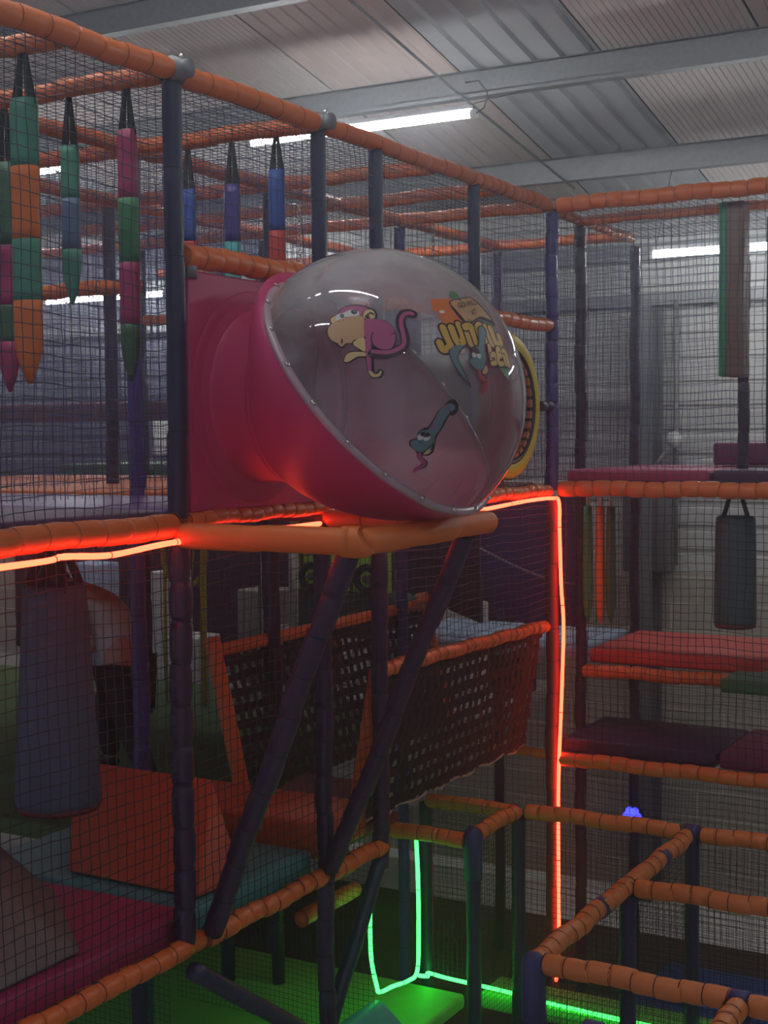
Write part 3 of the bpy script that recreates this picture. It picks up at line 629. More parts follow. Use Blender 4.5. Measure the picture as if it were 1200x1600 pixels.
V, F = sweep([Vector((dx+.01*math.sin(i*2.1), -.03+Ly*i/30, 2.03+.012*math.sin(i*1.3))) for i in range(31)], .007, 6); frompy('hem', V, F, mat('pale_hem', (.45, .30, .25), .7), e)
tag(e, 'right black webbing screen under the orange bar that ends at the red rope', 'webbing screen')

# ------------------------------------------------------------------ bubble window
AX = math.radians(39); ax = Vector((math.cos(AX), 0, math.sin(AX))); E1 = Vector((0, 1, 0)); E2 = Vector((-math.sin(AX), 0, math.cos(AX)))
BC = Vector((.60, .5, 4.06)); BR, BH = .565, .535
bub = empty('bubble_window', (0, .5, 3.6))
def bpar(o): o.parent = bub; o.matrix_parent_inverse = Matrix.Translation((0, -.5, -3.6)); return o
# mounting panel with a raised ring
bm = bmesh.new(); box(bm, (-.012, .065, 3.615), (.012, .965, 4.53)); bevel_all(bm, .008)
bpar(frombm('mounting_panel', bm, PINK, None, True))
def ringloft(name, rings, m, seg=72, solid=.008, caps=False):
    V, F = [], []
    for (c, n_, r, rb) in rings:
        n_ = n_.normalized(); a = E1; b = n_.cross(a)*-1
        for k in range(seg):
            t = 2*math.pi*k/seg; V.append(c+a*(r*math.cos(t))+b*(rb*math.sin(t)))
    for i in range(len(rings)-1):
        for k in range(seg):
            k2 = (k+1) % seg; F.append((i*seg+k, i*seg+k2, (i+1)*seg+k2, (i+1)*seg+k))
    o = frompy(name, V, F, m)
    if solid:
        s = o.modifiers.new('thick', 'SOLIDIFY'); s.thickness = solid; s.offset = -1
    return bpar(o)
X1 = Vector((1, 0, 0)); TC = Vector((0, .5, 4.06))
ringloft('raised_ring', [(TC+X1*.013, X1, .425, .425), (TC+X1*.02, X1, .415, .415), (TC+X1*.02, X1, .385, .385), (TC+X1*.026, X1, .375, .375), (TC+X1*.04, X1, .345, .345)], PINK, solid=0)
neck = ringloft('tunnel_neck', [(TC+X1*x, X1, r, r) for x, r in ((.012, .365), (.025, .345), (.05, .333), (.12, .33), (.19, .33), (.205, .333), (.21, .345), (.235, .347), (.24, .34))], PINK)
rings = []
for i in range(15):
    t = i/14; n_ = X1.lerp(ax, min(1, t*1.05)).normalized() if t < 1 else ax
    ang = AX*(t**.8); n_ = Vector((math.cos(ang), 0, math.sin(ang)))
    c = Vector((.225+(BC.x-.225)*t**1.05, .5, 4.06)); r = .338+(BR-.338)*math.sin(math.pi/2*t)**.8
    rings.append((c, n_, r, r))
ringloft('bowl', rings, PINK, 96)
def bpt(u, v, off=0.):
    th = math.hypot(u, v); ph = math.atan2(v, u); s = math.sin(th)
    p = E1*(BR*s*math.cos(ph))+E2*(BR*s*math.sin(ph))+ax*(BH*math.cos(th))
    nrm = (E1*(s*math.cos(ph)/BR)+E2*(s*math.sin(ph)/BR)+ax*(math.cos(th)/BH)).normalized()
    return BC+p+nrm*off
V, F = [], []; NS, NR = 96, 34
for i in range(NR):
    th = (math.pi/2)*(1-i/NR)
    for k in range(NS):
        a = 2*math.pi*k/NS; V.append(bpt(th*math.cos(a), th*math.sin(a)))
V.append(bpt(0, 0))
for i in range(NR-1):
    for k in range(NS):
        k2 = (k+1) % NS; F.append((i*NS+k, i*NS+k2, (i+1)*NS+k2, (i+1)*NS+k))
for k in range(NS): F.append(((NR-1)*NS+k, (NR-1)*NS+(k+1) % NS, NR*NS))
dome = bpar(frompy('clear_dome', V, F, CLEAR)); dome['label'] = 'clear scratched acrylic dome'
RIMM = mat('clear_rim_plastic', (.42, .30, .33), .25, var=.1)
fl = ringloft('rim_flange', [(BC+ax*(-.012), ax, BR-.004, BR-.004), (BC+ax*(-.012), ax, BR+.018, BR+.018), (BC+ax*.004, ax, BR+.018, BR+.018), (BC+ax*.010, ax, BR+.006, BR+.006), (BC+ax*.012, ax, BR-.004, BR-.004)], RIMM, solid=0)
def bolt(p, n_, r=.010, par=None):
    bm = bmesh.new(); bmesh.ops.create_uvsphere(bm, u_segments=12, v_segments=8, radius=r)
    for v in bm.verts: v.co.z *= .6
    bmesh.ops.create_cone(bm, cap_ends=True, segments=14, radius1=r*1.7, radius2=r*1.5, depth=.003)
    bmesh.ops.transform(bm, matrix=Matrix.Translation(p) @ n_.to_track_quat('Z', 'Y').to_matrix().to_4x4(), verts=bm.verts)
    o = frombm('bolt', bm, BOLT, None, True); o.parent = par; return o
for k in range(20):
    a = 2*math.pi*(k+.35)/20; bolt(BC+E1*((BR+.009)*math.cos(a))+E2*((BR+.009)*math.sin(a))+ax*.012, ax, .007, fl)
for k in range(10):
    a = 2*math.pi*(k+.5)/10; n_ = Vector((0, math.cos(a), math.sin(a)))
    for xx in (.185, .222): bolt(TC+X1*xx+n_*(.333 if xx < .2 else .35), n_, .008 if xx < .2 else .005, neck)

DEC_MAT = [mat('decal_'+n_, c, .45, var=.04) for n_, c in (('dark', (.035, .012, .022)), ('pink', (.40, .075, .19)), ('cream', (.62, .46, .20)), ('white', (.62, .62, .56)), ('teal', (.12, .20, .22)), ('tan', (.52, .31, .16)), ('orange', (.62, .16, .04)), ('gold', (.62, .37, .06)), ('leaf', (.07, .20, .08)), ('red', (.40, .06, .07)))]
DEC_I = dict(dark=0, pink=1, cream=2, white=3, teal=4, tan=5, orange=6, gold=7, leaf=8, red=9)
DECALS = {'monkey':[['dark','f',[[-1.075,0.314],[-1.023,0.332],[-0.968,0.326],[-0.917,0.282],[-0.887,0.234],[-0.874,0.196],[-0.861,0.158],[-0.876,0.11],[-0.893,0.093],[-0.86,0.053],[-0.844,0.003],[-0.845,-0.056],[-0.858,-0.1],[-0.891,-0.141],[-0.923,-0.16],[-0.982,-0.149],[-1.031,-0.112],[-1.09,-0.238],[-1.079,-0.258],[-1.062,-0.243],[-1.04,-0.261],[-1.04,-0.286],[-1.066,-0.307],[-1.099,-0.296],[-1.126,-0.27],[-1.131,-0.22],[-1.111,-0.144],[-1.107,-0.111],[-1.147,-0.084],[-1.186,-0.085],[-1.212,-0.081],[-1.231,-0.056],[-1.223,-0.026],[-1.187,-0.004],[-1.149,-0.013],[-1.109,-0.042],[-1.121,0.029],[-1.149,0.056],[-1.177,0.05],[-1.194,0.069],[-1.202,0.105],[-1.216,0.164],[-1.204,0.228],[-1.177,0.275],[-1.138,0.292],[-1.112,0.329],[-1.088,0.332]]],['pink','f',[[-1.049,0.315],[-1.002,0.326],[-0.964,0.309],[-0.926,0.271],[-0.9,0.228],[-0.893,0.198],[-0.927,0.2],[-0.957,0.176],[-0.974,0.192],[-1.018,0.247],[-1.052,0.304]]],['cream','f',[[-1.107,0.322],[-1.087,0.322],[-1.072,0.31],[-1.097,0.271],[-1.123,0.283],[-1.12,0.303]]],['white','f',[[-1.062,0.317],[-1.033,0.296],[-0.98,0.276],[-0.948,0.24],[-0.964,0.194],[-1.002,0.222],[-1.058,0.261],[-1.092,0.273]]],['dark','f',[[-1.046,0.296],[-1.033,0.29],[-1.032,0.271],[-1.046,0.256],[-1.057,0.268],[-1.056,0.284]]],['dark','f',[[-0.977,0.266],[-0.96,0.257],[-0.949,0.241],[-0.961,0.222],[-0.979,0.221],[-0.988,0.236],[-0.986,0.256]]],['teal','f',[[-1.046,0.288],[-1.036,0.284],[-1.037,0.272],[-1.046,0.264],[-1.053,0.272]]],['teal','f',[[-0.967,0.254],[-0.957,0.245],[-0.961,0.234],[-0.972,0.232],[-0.975,0.243]]],['tan','f',[[-1.17,0.265],[-1.134,0.279],[-1.093,0.272],[-1.035,0.247],[-0.993,0.212],[-0.957,0.17],[-0.961,0.14],[-0.994,0.093],[-1.034,0.023],[-1.063,0.026],[-1.097,0.049],[-1.122,0.04],[-1.151,0.066],[-1.178,0.062],[-1.19,0.075],[-1.191,0.108],[-1.206,0.165],[-1.198,0.22]]],['cream','f',[[-0.95,0.169],[-0.925,0.192],[-0.894,0.19],[-0.877,0.163],[-0.885,0.128],[-0.904,0.106],[-0.926,0.121],[-0.95,0.138]]],['dark','f',[[-0.941,0.16],[-0.92,0.164],[-0.896,0.165],[-0.888,0.142],[-0.897,0.122],[-0.9,0.141],[-0.908,0.153],[-0.922,0.144],[-0.923,0.125],[-0.937,0.127],[-0.948,0.141]]],['dark','f',[[-1.158,0.115],[-1.149,0.113],[-1.156,0.096],[-1.17,0.082],[-1.175,0.091]]],['dark','f',[[-1.088,0.254],[-1.082,0.25],[-1.086,0.244],[-1.091,0.249]]],['dark','f',[[-1.063,0.243],[-1.058,0.239],[-1.063,0.232],[-1.067,0.236]]],['cream','f',[[-1.113,0.033],[-1.082,0.035],[-1.039,0.015],[-1.081,-0.075],[-1.101,-0.041],[-1.116,0.003]]],['cream','f',[[-1.224,-0.042],[-1.189,-0.014],[-1.154,-0.024],[-1.116,-0.054],[-1.085,-0.086],[-1.095,-0.109],[-1.137,-0.08],[-1.177,-0.075],[-1.207,-0.072],[-1.224,-0.057]]],['pink','f',[[-0.957,0.131],[-0.927,0.118],[-0.89,0.08],[-0.861,0.039],[-0.849,-0.012],[-0.855,-0.067],[-0.874,-0.108],[-0.901,-0.139],[-0.936,-0.155],[-0.977,-0.14],[-1.01,-0.1],[-1.026,-0.07],[-1.048,-0.109],[-1.109,-0.23],[-1.126,-0.218],[-1.109,-0.155],[-1.081,-0.084],[-1.035,0.014],[-0.984,0.105]]],['dark','l',[[-0.973,0.014],[-1.001,-0.013],[-1.014,-0.051],[-1.012,-0.089],[-0.992,-0.125],[-0.972,-0.145]],0.008],['dark','l',[[-1.011,-0.043],[-1.048,-0.109],[-1.105,-0.229]],0.008],['cream','f',[[-1.127,-0.222],[-1.107,-0.234],[-1.099,-0.26],[-1.078,-0.273],[-1.058,-0.26],[-1.05,-0.27],[-1.061,-0.286],[-1.083,-0.295],[-1.114,-0.278],[-1.126,-0.253]]],['dark','l',[[-1.049,-0.119],[-0.995,-0.161],[-0.946,-0.184],[-0.881,-0.188],[-0.835,-0.172],[-0.811,-0.118],[-0.795,-0.049],[-0.776,-0.006],[-0.735,0.026],[-0.7,0.018],[-0.679,-0.004]],0.062],['pink','l',[[-1.041,-0.109],[-0.99,-0.151],[-0.942,-0.176],[-0.885,-0.182],[-0.842,-0.168],[-0.817,-0.115],[-0.795,-0.049],[-0.773,-0.008],[-0.737,0.018],[-0.701,0.017],[-0.681,-0.001]],0.028]],
 'snake':[['dark','f',[[-0.977,-0.864],[-0.968,-0.829],[-0.921,-0.829],[-0.907,-0.789],[-0.867,-0.772],[-0.835,-0.773],[-0.792,-0.732],[-0.756,-0.691],[-0.712,-0.666],[-0.667,-0.642],[-0.632,-0.638],[-0.601,-0.662],[-0.591,-0.696],[-0.607,-0.736],[-0.643,-0.748],[-0.668,-0.74],[-0.712,-0.799],[-0.758,-0.855],[-0.773,-0.882],[-0.779,-0.944],[-0.789,-0.977],[-0.826,-0.989],[-0.869,-0.979],[-0.848,-1.008],[-0.817,-1.045],[-0.827,-1.081],[-0.872,-1.088],[-0.908,-1.099],[-0.925,-1.08],[-0.899,-1.06],[-0.871,-1.049],[-0.875,-1.027],[-0.909,-0.984],[-0.918,-0.94],[-0.956,-0.895]]],['teal','f',[[-0.966,-0.863],[-0.958,-0.837],[-0.917,-0.838],[-0.904,-0.806],[-0.887,-0.784],[-0.836,-0.792],[-0.802,-0.76],[-0.762,-0.711],[-0.729,-0.676],[-0.69,-0.661],[-0.636,-0.668],[-0.618,-0.705],[-0.658,-0.72],[-0.698,-0.751],[-0.746,-0.82],[-0.783,-0.857],[-0.785,-0.895],[-0.804,-0.913],[-0.8,-0.962],[-0.827,-0.976],[-0.865,-0.975],[-0.867,-0.953],[-0.922,-0.928],[-0.952,-0.896]]],['pink','f',[[-0.732,-0.683],[-0.709,-0.726],[-0.722,-0.682]]],['pink','f',[[-0.775,-0.728],[-0.741,-0.773],[-0.763,-0.722]]],['pink','f',[[-0.806,-0.762],[-0.772,-0.81],[-0.79,-0.763]]],['pink','f',[[-0.827,-0.777],[-0.783,-0.807],[-0.811,-0.776]]],['pink','f',[[-0.695,-0.667],[-0.67,-0.707],[-0.678,-0.667]]],['white','f',[[-0.916,-0.818],[-0.896,-0.805],[-0.876,-0.818],[-0.869,-0.84],[-0.881,-0.853],[-0.909,-0.844]]],['white','f',[[-0.869,-0.844],[-0.84,-0.841],[-0.824,-0.834],[-0.821,-0.858],[-0.84,-0.872],[-0.864,-0.865]]],['dark','f',[[-0.894,-0.808],[-0.88,-0.796],[-0.858,-0.806],[-0.859,-0.824],[-0.873,-0.83],[-0.889,-0.823]]],['dark','f',[[-0.859,-0.824],[-0.84,-0.814],[-0.82,-0.827],[-0.824,-0.842],[-0.84,-0.845],[-0.856,-0.836]]],['dark','l',[[-0.901,-0.863],[-0.886,-0.875]],0.006],['dark','l',[[-0.871,-0.952],[-0.843,-0.943],[-0.824,-0.924],[-0.815,-0.912]],0.008],['cream','f',[[-0.861,-0.959],[-0.823,-0.936],[-0.813,-0.955],[-0.824,-0.969],[-0.855,-0.969]]],['pink','l',[[-0.898,-0.953],[-0.888,-0.989],[-0.848,-1.038],[-0.856,-1.061],[-0.893,-1.07],[-0.913,-1.086]],0.028]],
 'sign':[['orange','f',[[-0.488,0.054],[-0.326,0.021],[-0.346,-0.002],[-0.371,-0.022],[-0.351,-0.168],[-0.52,-0.145],[-0.504,-0.044],[-0.534,-0.035]]],['white','f',[[-0.486,-0.046],[-0.453,-0.052],[-0.459,-0.071],[-0.488,-0.064]]],['leaf','f',[[-0.311,0.056],[-0.274,0.075],[-0.239,0.066],[-0.242,0.016],[-0.276,0.009],[-0.316,0.023]]],['leaf','f',[[-0.143,-0.149],[-0.102,-0.162],[-0.069,-0.2],[-0.06,-0.257],[-0.07,-0.3],[-0.101,-0.294],[-0.117,-0.257],[-0.136,-0.201],[-0.161,-0.181]]],['leaf','f',[[-0.173,-0.479],[-0.058,-0.498],[-0.044,-0.543],[-0.063,-0.582],[-0.121,-0.542]]],['dark','f',[[-0.373,-0.013],[-0.26,0.007],[-0.162,0.009],[-0.1,-0.001],[-0.019,-0.149],[-0.031,-0.212],[-0.165,-0.162],[-0.205,-0.163],[-0.344,-0.182]]],['tan','f',[[-0.363,-0.018],[-0.262,0.0],[-0.171,0.001],[-0.114,-0.008],[-0.041,-0.148],[-0.05,-0.168],[-0.141,-0.146],[-0.208,-0.154],[-0.328,-0.172]]],['dark','l',[[-0.371,-0.033],[-0.336,-0.171]],0.012],['dark','l',[[-0.537,-0.166],[-0.542,-0.226],[-0.541,-0.286],[-0.574,-0.31],[-0.608,-0.303],[-0.613,-0.254]],0.074],['gold','l',[[-0.537,-0.166],[-0.542,-0.226],[-0.541,-0.286],[-0.574,-0.31],[-0.608,-0.303],[-0.613,-0.254]],0.05],['dark','l',[[-0.477,-0.183],[-0.484,-0.266],[-0.468,-0.301],[-0.433,-0.29],[-0.415,-0.245],[-0.409,-0.177]],0.074],['gold','l',[[-0.477,-0.183],[-0.484,-0.266],[-0.468,-0.301],[-0.433,-0.29],[-0.415,-0.245],[-0.409,-0.177]],0.05],['dark','l',[[-0.377,-0.319],[-0.363,-0.198]],0.074],['gold','l',[[-0.377,-0.319],[-0.363,-0.198]],0.05],['dark','l',[[-0.366,-0.204],[-0.317,-0.205],[-0.32,-0.249],[-0.324,-0.321]],0.074],['gold','l',[[-0.366,-0.204],[-0.317,-0.205],[-0.32,-0.249],[-0.324,-0.321]],0.05],['dark','l',[[-0.184,-0.237],[-0.222,-0.209],[-0.256,-0.231],[-0.266,-0.304],[-0.218,-0.308],[-0.214,-0.266]],0.074],['gold','l',[[-0.184,-0.237],[-0.222,-0.209],[-0.256,-0.231],[-0.266,-0.304],[-0.218,-0.308],[-0.214,-0.266]],0.05],['dark','l',[[-0.17,-0.225],[-0.174,-0.34]],0.074],['gold','l',[[-0.17,-0.225],[-0.174,-0.34]],0.05],['dark','l',[[-0.124,-0.239],[-0.126,-0.338],[-0.072,-0.35],[-0.054,-0.293]],0.074],['gold','l',[[-0.124,-0.239],[-0.126,-0.338],[-0.072,-0.35],[-0.054,-0.293]],0.05],['dark','l',[[-0.217,-0.355],[-0.238,-0.469]],0.046],['gold','l',[[-0.217,-0.355],[-0.238,-0.469]],0.031],['dark','l',[[-0.221,-0.419],[-0.185,-0.415],[-0.188,-0.466],[-0.239,-0.471]],0.046],['gold','l',[[-0.221,-0.419],[-0.185,-0.415],[-0.188,-0.466],[-0.239,-0.471]],0.031],['dark','l',[[-0.15,-0.428],[-0.11,-0.423],[-0.105,-0.394],[-0.137,-0.382],[-0.161,-0.473],[-0.114,-0.478]],0.046],['gold','l',[[-0.15,-0.428],[-0.11,-0.423],[-0.105,-0.394],[-0.137,-0.382],[-0.161,-0.473],[-0.114,-0.478]],0.031],['dark','l',[[-0.083,-0.377],[-0.076,-0.484]],0.046],['gold','l',[[-0.083,-0.377],[-0.076,-0.484]],0.031],['dark','l',[[-0.082,-0.394],[-0.047,-0.406],[-0.042,-0.492]],0.046],['gold','l',[[-0.082,-0.394],[-0.047,-0.406],[-0.042,-0.492]],0.031],['dark','f',[[-0.265,-0.231],[-0.217,-0.215],[-0.189,-0.236],[-0.195,-0.273],[-0.224,-0.295],[-0.269,-0.374],[-0.282,-0.431],[-0.308,-0.473],[-0.299,-0.514],[-0.323,-0.533],[-0.356,-0.532],[-0.371,-0.51],[-0.417,-0.492],[-0.453,-0.439],[-0.447,-0.414],[-0.417,-0.406],[-0.396,-0.357],[-0.356,-0.343],[-0.322,-0.333]]],['teal','f',[[-0.258,-0.236],[-0.221,-0.223],[-0.203,-0.242],[-0.207,-0.272],[-0.233,-0.295],[-0.282,-0.373],[-0.295,-0.429],[-0.328,-0.482],[-0.372,-0.502],[-0.408,-0.488],[-0.445,-0.438],[-0.439,-0.419],[-0.406,-0.408],[-0.387,-0.358],[-0.356,-0.35],[-0.317,-0.339]]],['teal','f',[[-0.512,-0.308],[-0.443,-0.325],[-0.5,-0.353],[-0.529,-0.388],[-0.523,-0.448],[-0.484,-0.59],[-0.55,-0.487],[-0.582,-0.397],[-0.583,-0.35],[-0.568,-0.321]]],['dark','l',[[-0.443,-0.327],[-0.5,-0.353],[-0.529,-0.388],[-0.523,-0.448],[-0.484,-0.59]],0.008],['dark','l',[[-0.571,-0.323],[-0.583,-0.35],[-0.58,-0.401],[-0.55,-0.487],[-0.484,-0.59]],0.008],['white','f',[[-0.406,-0.384],[-0.383,-0.382],[-0.375,-0.401],[-0.39,-0.416],[-0.41,-0.407]]],['white','f',[[-0.369,-0.396],[-0.349,-0.396],[-0.333,-0.407],[-0.345,-0.426],[-0.368,-0.422]]],['dark','f',[[-0.384,-0.359],[-0.357,-0.351],[-0.34,-0.377],[-0.34,-0.395],[-0.368,-0.394],[-0.388,-0.384]]],['tan','f',[[-0.359,-0.512],[-0.314,-0.478],[-0.306,-0.513],[-0.325,-0.528],[-0.355,-0.529]]],['red','l',[[-0.386,-0.508],[-0.38,-0.543],[-0.343,-0.581],[-0.367,-0.617],[-0.387,-0.639]],0.03]],
 'text':[['GO WILD',[[-0.339,-0.072],[0.211,0.01],[0.012,0.038]]],['AT',[[-0.256,-0.139],[0.059,0.006],[0.008,0.039]]]]}
def catmull(P, closed, n=5):
    out = []; N_ = len(P)
    rng_ = range(N_) if closed else range(N_-1)
    for i in rng_:
        g = (lambda j: P[j % N_]) if closed else (lambda j: P[min(max(j, 0), N_-1)])
        p0, p1, p2, p3 = g(i-1), g(i), g(i+1), g(i+2)
        for k in range(n):
            t = k/n
            out.append(tuple(.5*(2*b+(c-a)*t+(2*a-5*b+4*c-d)*t*t+(3*b-a-3*c+d)*t**3) for a, b, c, d in zip(p0, p1, p2, p3)))
    if not closed: out.append(tuple(P[-1]))
    return out
def add_fill(bm, pts, mi, off):
    b2 = bmesh.new(); vs = [b2.verts.new((x, y, 0)) for x, y in pts]; b2.faces.new(vs)
    bmesh.ops.triangulate(b2, faces=b2.faces[:])
    finish(bm, b2, mi, off)
def finish(bm, b2, mi, off):
    lo = [min(v.co[i] for v in b2.verts) for i in (0, 1)]; hi = [max(v.co[i] for v in b2.verts) for i in (0, 1)]
    for i in (0, 1):
        c = math.ceil(lo[i]/.045)*.045
        while c < hi[i]:
            pl = [0, 0, 0]; pl[i] = c; no = [0, 0, 0]; no[i] = 1
            bmesh.ops.bisect_plane(b2, geom=b2.verts[:]+b2.edges[:]+b2.faces[:], plane_co=pl, plane_no=no); c += .045
    bmesh.ops.triangulate(b2, faces=b2.faces[:])
    mp = {v: bm.verts.new(bpt(v.co.x, v.co.y, off)) for v in b2.verts}
    for f in b2.faces:
        try: nf = bm.faces.new([mp[v] for v in f.verts]); nf.material_index = mi; nf.smooth = True
        except ValueError: pass
    b2.free()
def add_line(bm, pts, wd, mi, off):
    """rounded stroke"""
    n = len(pts); b2 = bmesh.new(); Lf, Rt = [], []
    for i in range(n):
        a = Vector(pts[max(i-1, 0)]); b = Vector(pts[min(i+1, n-1)]); d = (b-a).normalized(); nn = Vector((-d.y, d.x)); p = Vector(pts[i])
        Lf.append(b2.verts.new((*(p+nn*wd/2), 0))); Rt.append(b2.verts.new((*(p-nn*wd/2), 0)))
    for i in range(n-1): b2.faces.new((Lf[i], Lf[i+1], Rt[i+1], Rt[i]))
    for p in (pts[0], pts[-1]):
        b2.faces.new([b2.verts.new((p[0]+wd/2*math.cos(a), p[1]+wd/2*math.sin(a), 0)) for a in [2*math.pi*k/14 for k in range(14)]])
    finish(bm, b2, mi, off)
for key, nm, lab in (('monkey', 'monkey_sticker', 'cartoon pink monkey sticker looking left'), ('snake', 'snake_sticker', 'cartoon striped blue-grey snake sticker'), ('sign', 'logo_sticker', 'logo sticker reading GO WILD AT JUNGLE DEN with a small snake')):
    bm = bmesh.new(); off = .0015
    for it in DECALS[key]:
        if it[1] == 'f':
            P = catmull(it[2], True, 4) if it[0] != 'orange' else it[2]
            try: add_fill(bm, P, DEC_I[it[0]], off)
            except Exception as ex: print('decal', ex)
        else: add_line(bm, catmull(it[2], False, 5), it[3], DEC_I[it[0]], off)
        off += .00022
    if key == 'sign':
        for txt, (o_, xa, ya) in DECALS['text']:
            fc = bpy.data.curves.new('t', 'FONT'); fc.body = txt; fc.offset = .018; fo = bpy.data.objects.new('t', fc); col.objects.link(fo)
            bpy.context.view_layer.update()
            me = bpy.data.meshes.new_from_object(fo.evaluated_get(bpy.context.evaluated_depsgraph_get()))
            bpy.data.objects.remove(fo); mxx = max(v.co.x for v in me.vertices); mxy = max(v.co.y for v in me.vertices)
            for v in me.vertices:
                a, b = v.co.x/mxx, v.co.y/mxy; v.co = (o_[0]+xa[0]*a+ya[0]*b, o_[1]+xa[1]*a+ya[1]*b, 0)
            b2 = bmesh.new(); b2.from_mesh(me); finish(bm, b2, 0, off)
    s_ = frombm(nm, bm, DEC_MAT, None, True); s_.parent = dome; s_['label'] = lab
tag(bub, 'magenta crawl tube ending in a clear dome covered with cartoon stickers', 'bubble window')

# ------------------------------------------------------------------ yellow ring tunnel right of the dome
yr = empty('ring_tunnel', (0, 3.0, 4.06))
def ringprof(name, prof, m, seg=56, parent=yr, mi=None):
    V, F = [], []
    for (x, r) in prof:
        for k in range(seg):
            a = 2*math.pi*k/seg; V.append((x, r*math.cos(a), r*math.sin(a)))
    for i in range(len(prof)-1):
        for k in range(seg):
            k2 = (k+1) % seg; F.append((i*seg+k, i*seg+k2, (i+1)*seg+k2, (i+1)*seg+k))
    o = frompy(name, V, F, m, parent)
    return o
ringprof('yellow_collar', [(-.05, .40), (-.02, .415), (.0, .405), (.012, .39), (.012, .315), (.0, .306), (-.05, .306), (-.05, .40)], mat('yellow_vinyl', (.66, .52, .03), .45))
ringprof('black_lip', [(.013, .325), (.018, .318), (.012, .308), (-.004, .303)], DARKM)
bm = bmesh.new()
for k in range(28):
    a0, a1 = 2*math.pi*k/28, 2*math.pi*(k+.62)/28
    vs = []
    for x in (-.9, .006):
        for rr in (.280, .298):
            for a in (a0, a1): vs.append(bm.verts.new((x, rr*math.cos(a), rr*math.sin(a))))
    for q in ((0, 1, 3, 2), (4, 6, 7, 5), (0, 4, 5, 1), (2, 3, 7, 6), (0, 2, 6, 4), (1, 5, 7, 3)): bm.faces.new([vs[i] for i in q])
frombm('slatted_barrel', bm, mat('brown_slats', (.55, .18, .10), .5), yr)
ringprof('barrel_shell', [(-.9, .303), (-.01, .303)], DARKM)
tag(yr, 'yellow ringed crawl tunnel with brown slats, half hidden behind the dome', 'crawl tunnel')
brk = padded('tunnel_bracket', (0, 3.42, 4.07), (0, 3.56, 4.07), .03, PURPLE, None, pitch=.07, depth=.1); tag(brk, 'short violet padded arm holding the yellow ring to the corner post', 'bracket')

# ------------------------------------------------------------------ light ropes
def rope(name, pts, c, s, label, r=.010):
    P = catmull(pts, False, 8); P = [Vector(p) for p in P]
    e = empty(name, P[0]); 
    V, F = sweep(P, [r*(1+.12*random.random()) for _ in P], 8); V = [v-P[0] for v in V]
    frompy('glowing_tube', V, F, emit('glow_'+name.split('_')[0], c, s), e)
    for i in range(6, len(P)-3, 13):
        d = (P[i+1]-P[i-1]).normalized()*.0022
        tube('rope_clip', [P[i]-d-P[0], P[i]+d-P[0]], r*1.15, CORD, e, 8)
    return tag(e, label, 'light rope')
RC = (1., .052, .022); GC = (.04, 1., .10)
rope('red_light_rope', [(.045, -1.7, D-.08), (.05, -1.2, D-.075), (.05, -.78, D-.07), (.05, -.68, D-.062), (.05, -.45, D-.075), (.05, -.2, D-.06), (.05, -.03, D-.055), (.055, .05, D-.07)], RC, RED_W, 'red light rope under the left deck rail', .010)
rope('red_light_rope', [(.0, .12, D-.05), (.0, .5, D-.055), (.01, .95, D-.05), (.05, 1.4, D-.045), (.05, 1.9, D-.06), (.05, 2.5, D-.065), (.05, 3.1, D-.045), (.05, 3.48, D-.045), (.06, 3.56, D-.07), (.06, 3.57, D-.25), (.07, 3.57, 3.0), (.08, 3.58, 2.75), (.07, 3.57, 2.3), (.05, 3.57, 1.8), (.05, 3.57, 1.2), (.05, 3.57, .78), (.04, 3.55, .6)], RC, RED_W, 'red light rope running behind the dome and down the corner post', .0098)
rope('green_light_rope', [(-.19, 1.73, 1.66), (-.20, 1.74, 1.4), (-.19, 1.74, 1.27), (-.17, 1.75, 1.16), (-.17, 1.78, 1.12), (-.16, 1.9, 1.11), (-.14, 2.02, 1.10), (-.12, 2.08, 1.13), (-.12, 2.1, 1.3), (-.11, 2.08, 1.6), (-.12, 2.08, 1.85)], GC, GREEN_W, 'green light rope bent into a U beside the dark brace', .010)
rope('green_light_rope', [(-.12, 2.11, 1.10), (-.2, 2.35, 1.0), (-.3, 2.55, .93), (-.2, 2.6, .90), (.1, 2.63, .88), (.4, 2.64, .86), (.8, 2.64, .85), (1.4, 2.64, .85)], GC, GREEN_W, 'green light rope running right along the bottom mat edge', .010)
# blue spotlight
sp = empty('spot_light', (.02, 4.99, 1.27))
bm = bmesh.new(); bmesh.ops.create_uvsphere(bm, u_segments=20, v_segments=12, radius=.075)
for v in bm.verts: v.co.y *= .5
frombm('housing', bm, DARKM, sp, True)
for k in range(7):
    a = k*math.pi/3; rr = 0 if k == 6 else .042
    bm = bmesh.new(); bmesh.ops.create_uvsphere(bm, u_segments=10, v_segments=6, radius=.026); bmesh.ops.translate(bm, verts=bm.verts, vec=(rr*math.cos(a), -.034, rr*math.sin(a)))
    frombm('lens', bm, emit('blue_led', (.03, .035, 1.), 4), sp, True)
tag(sp, 'round blue spotlight on the indigo post of the right wing', 'spotlight')

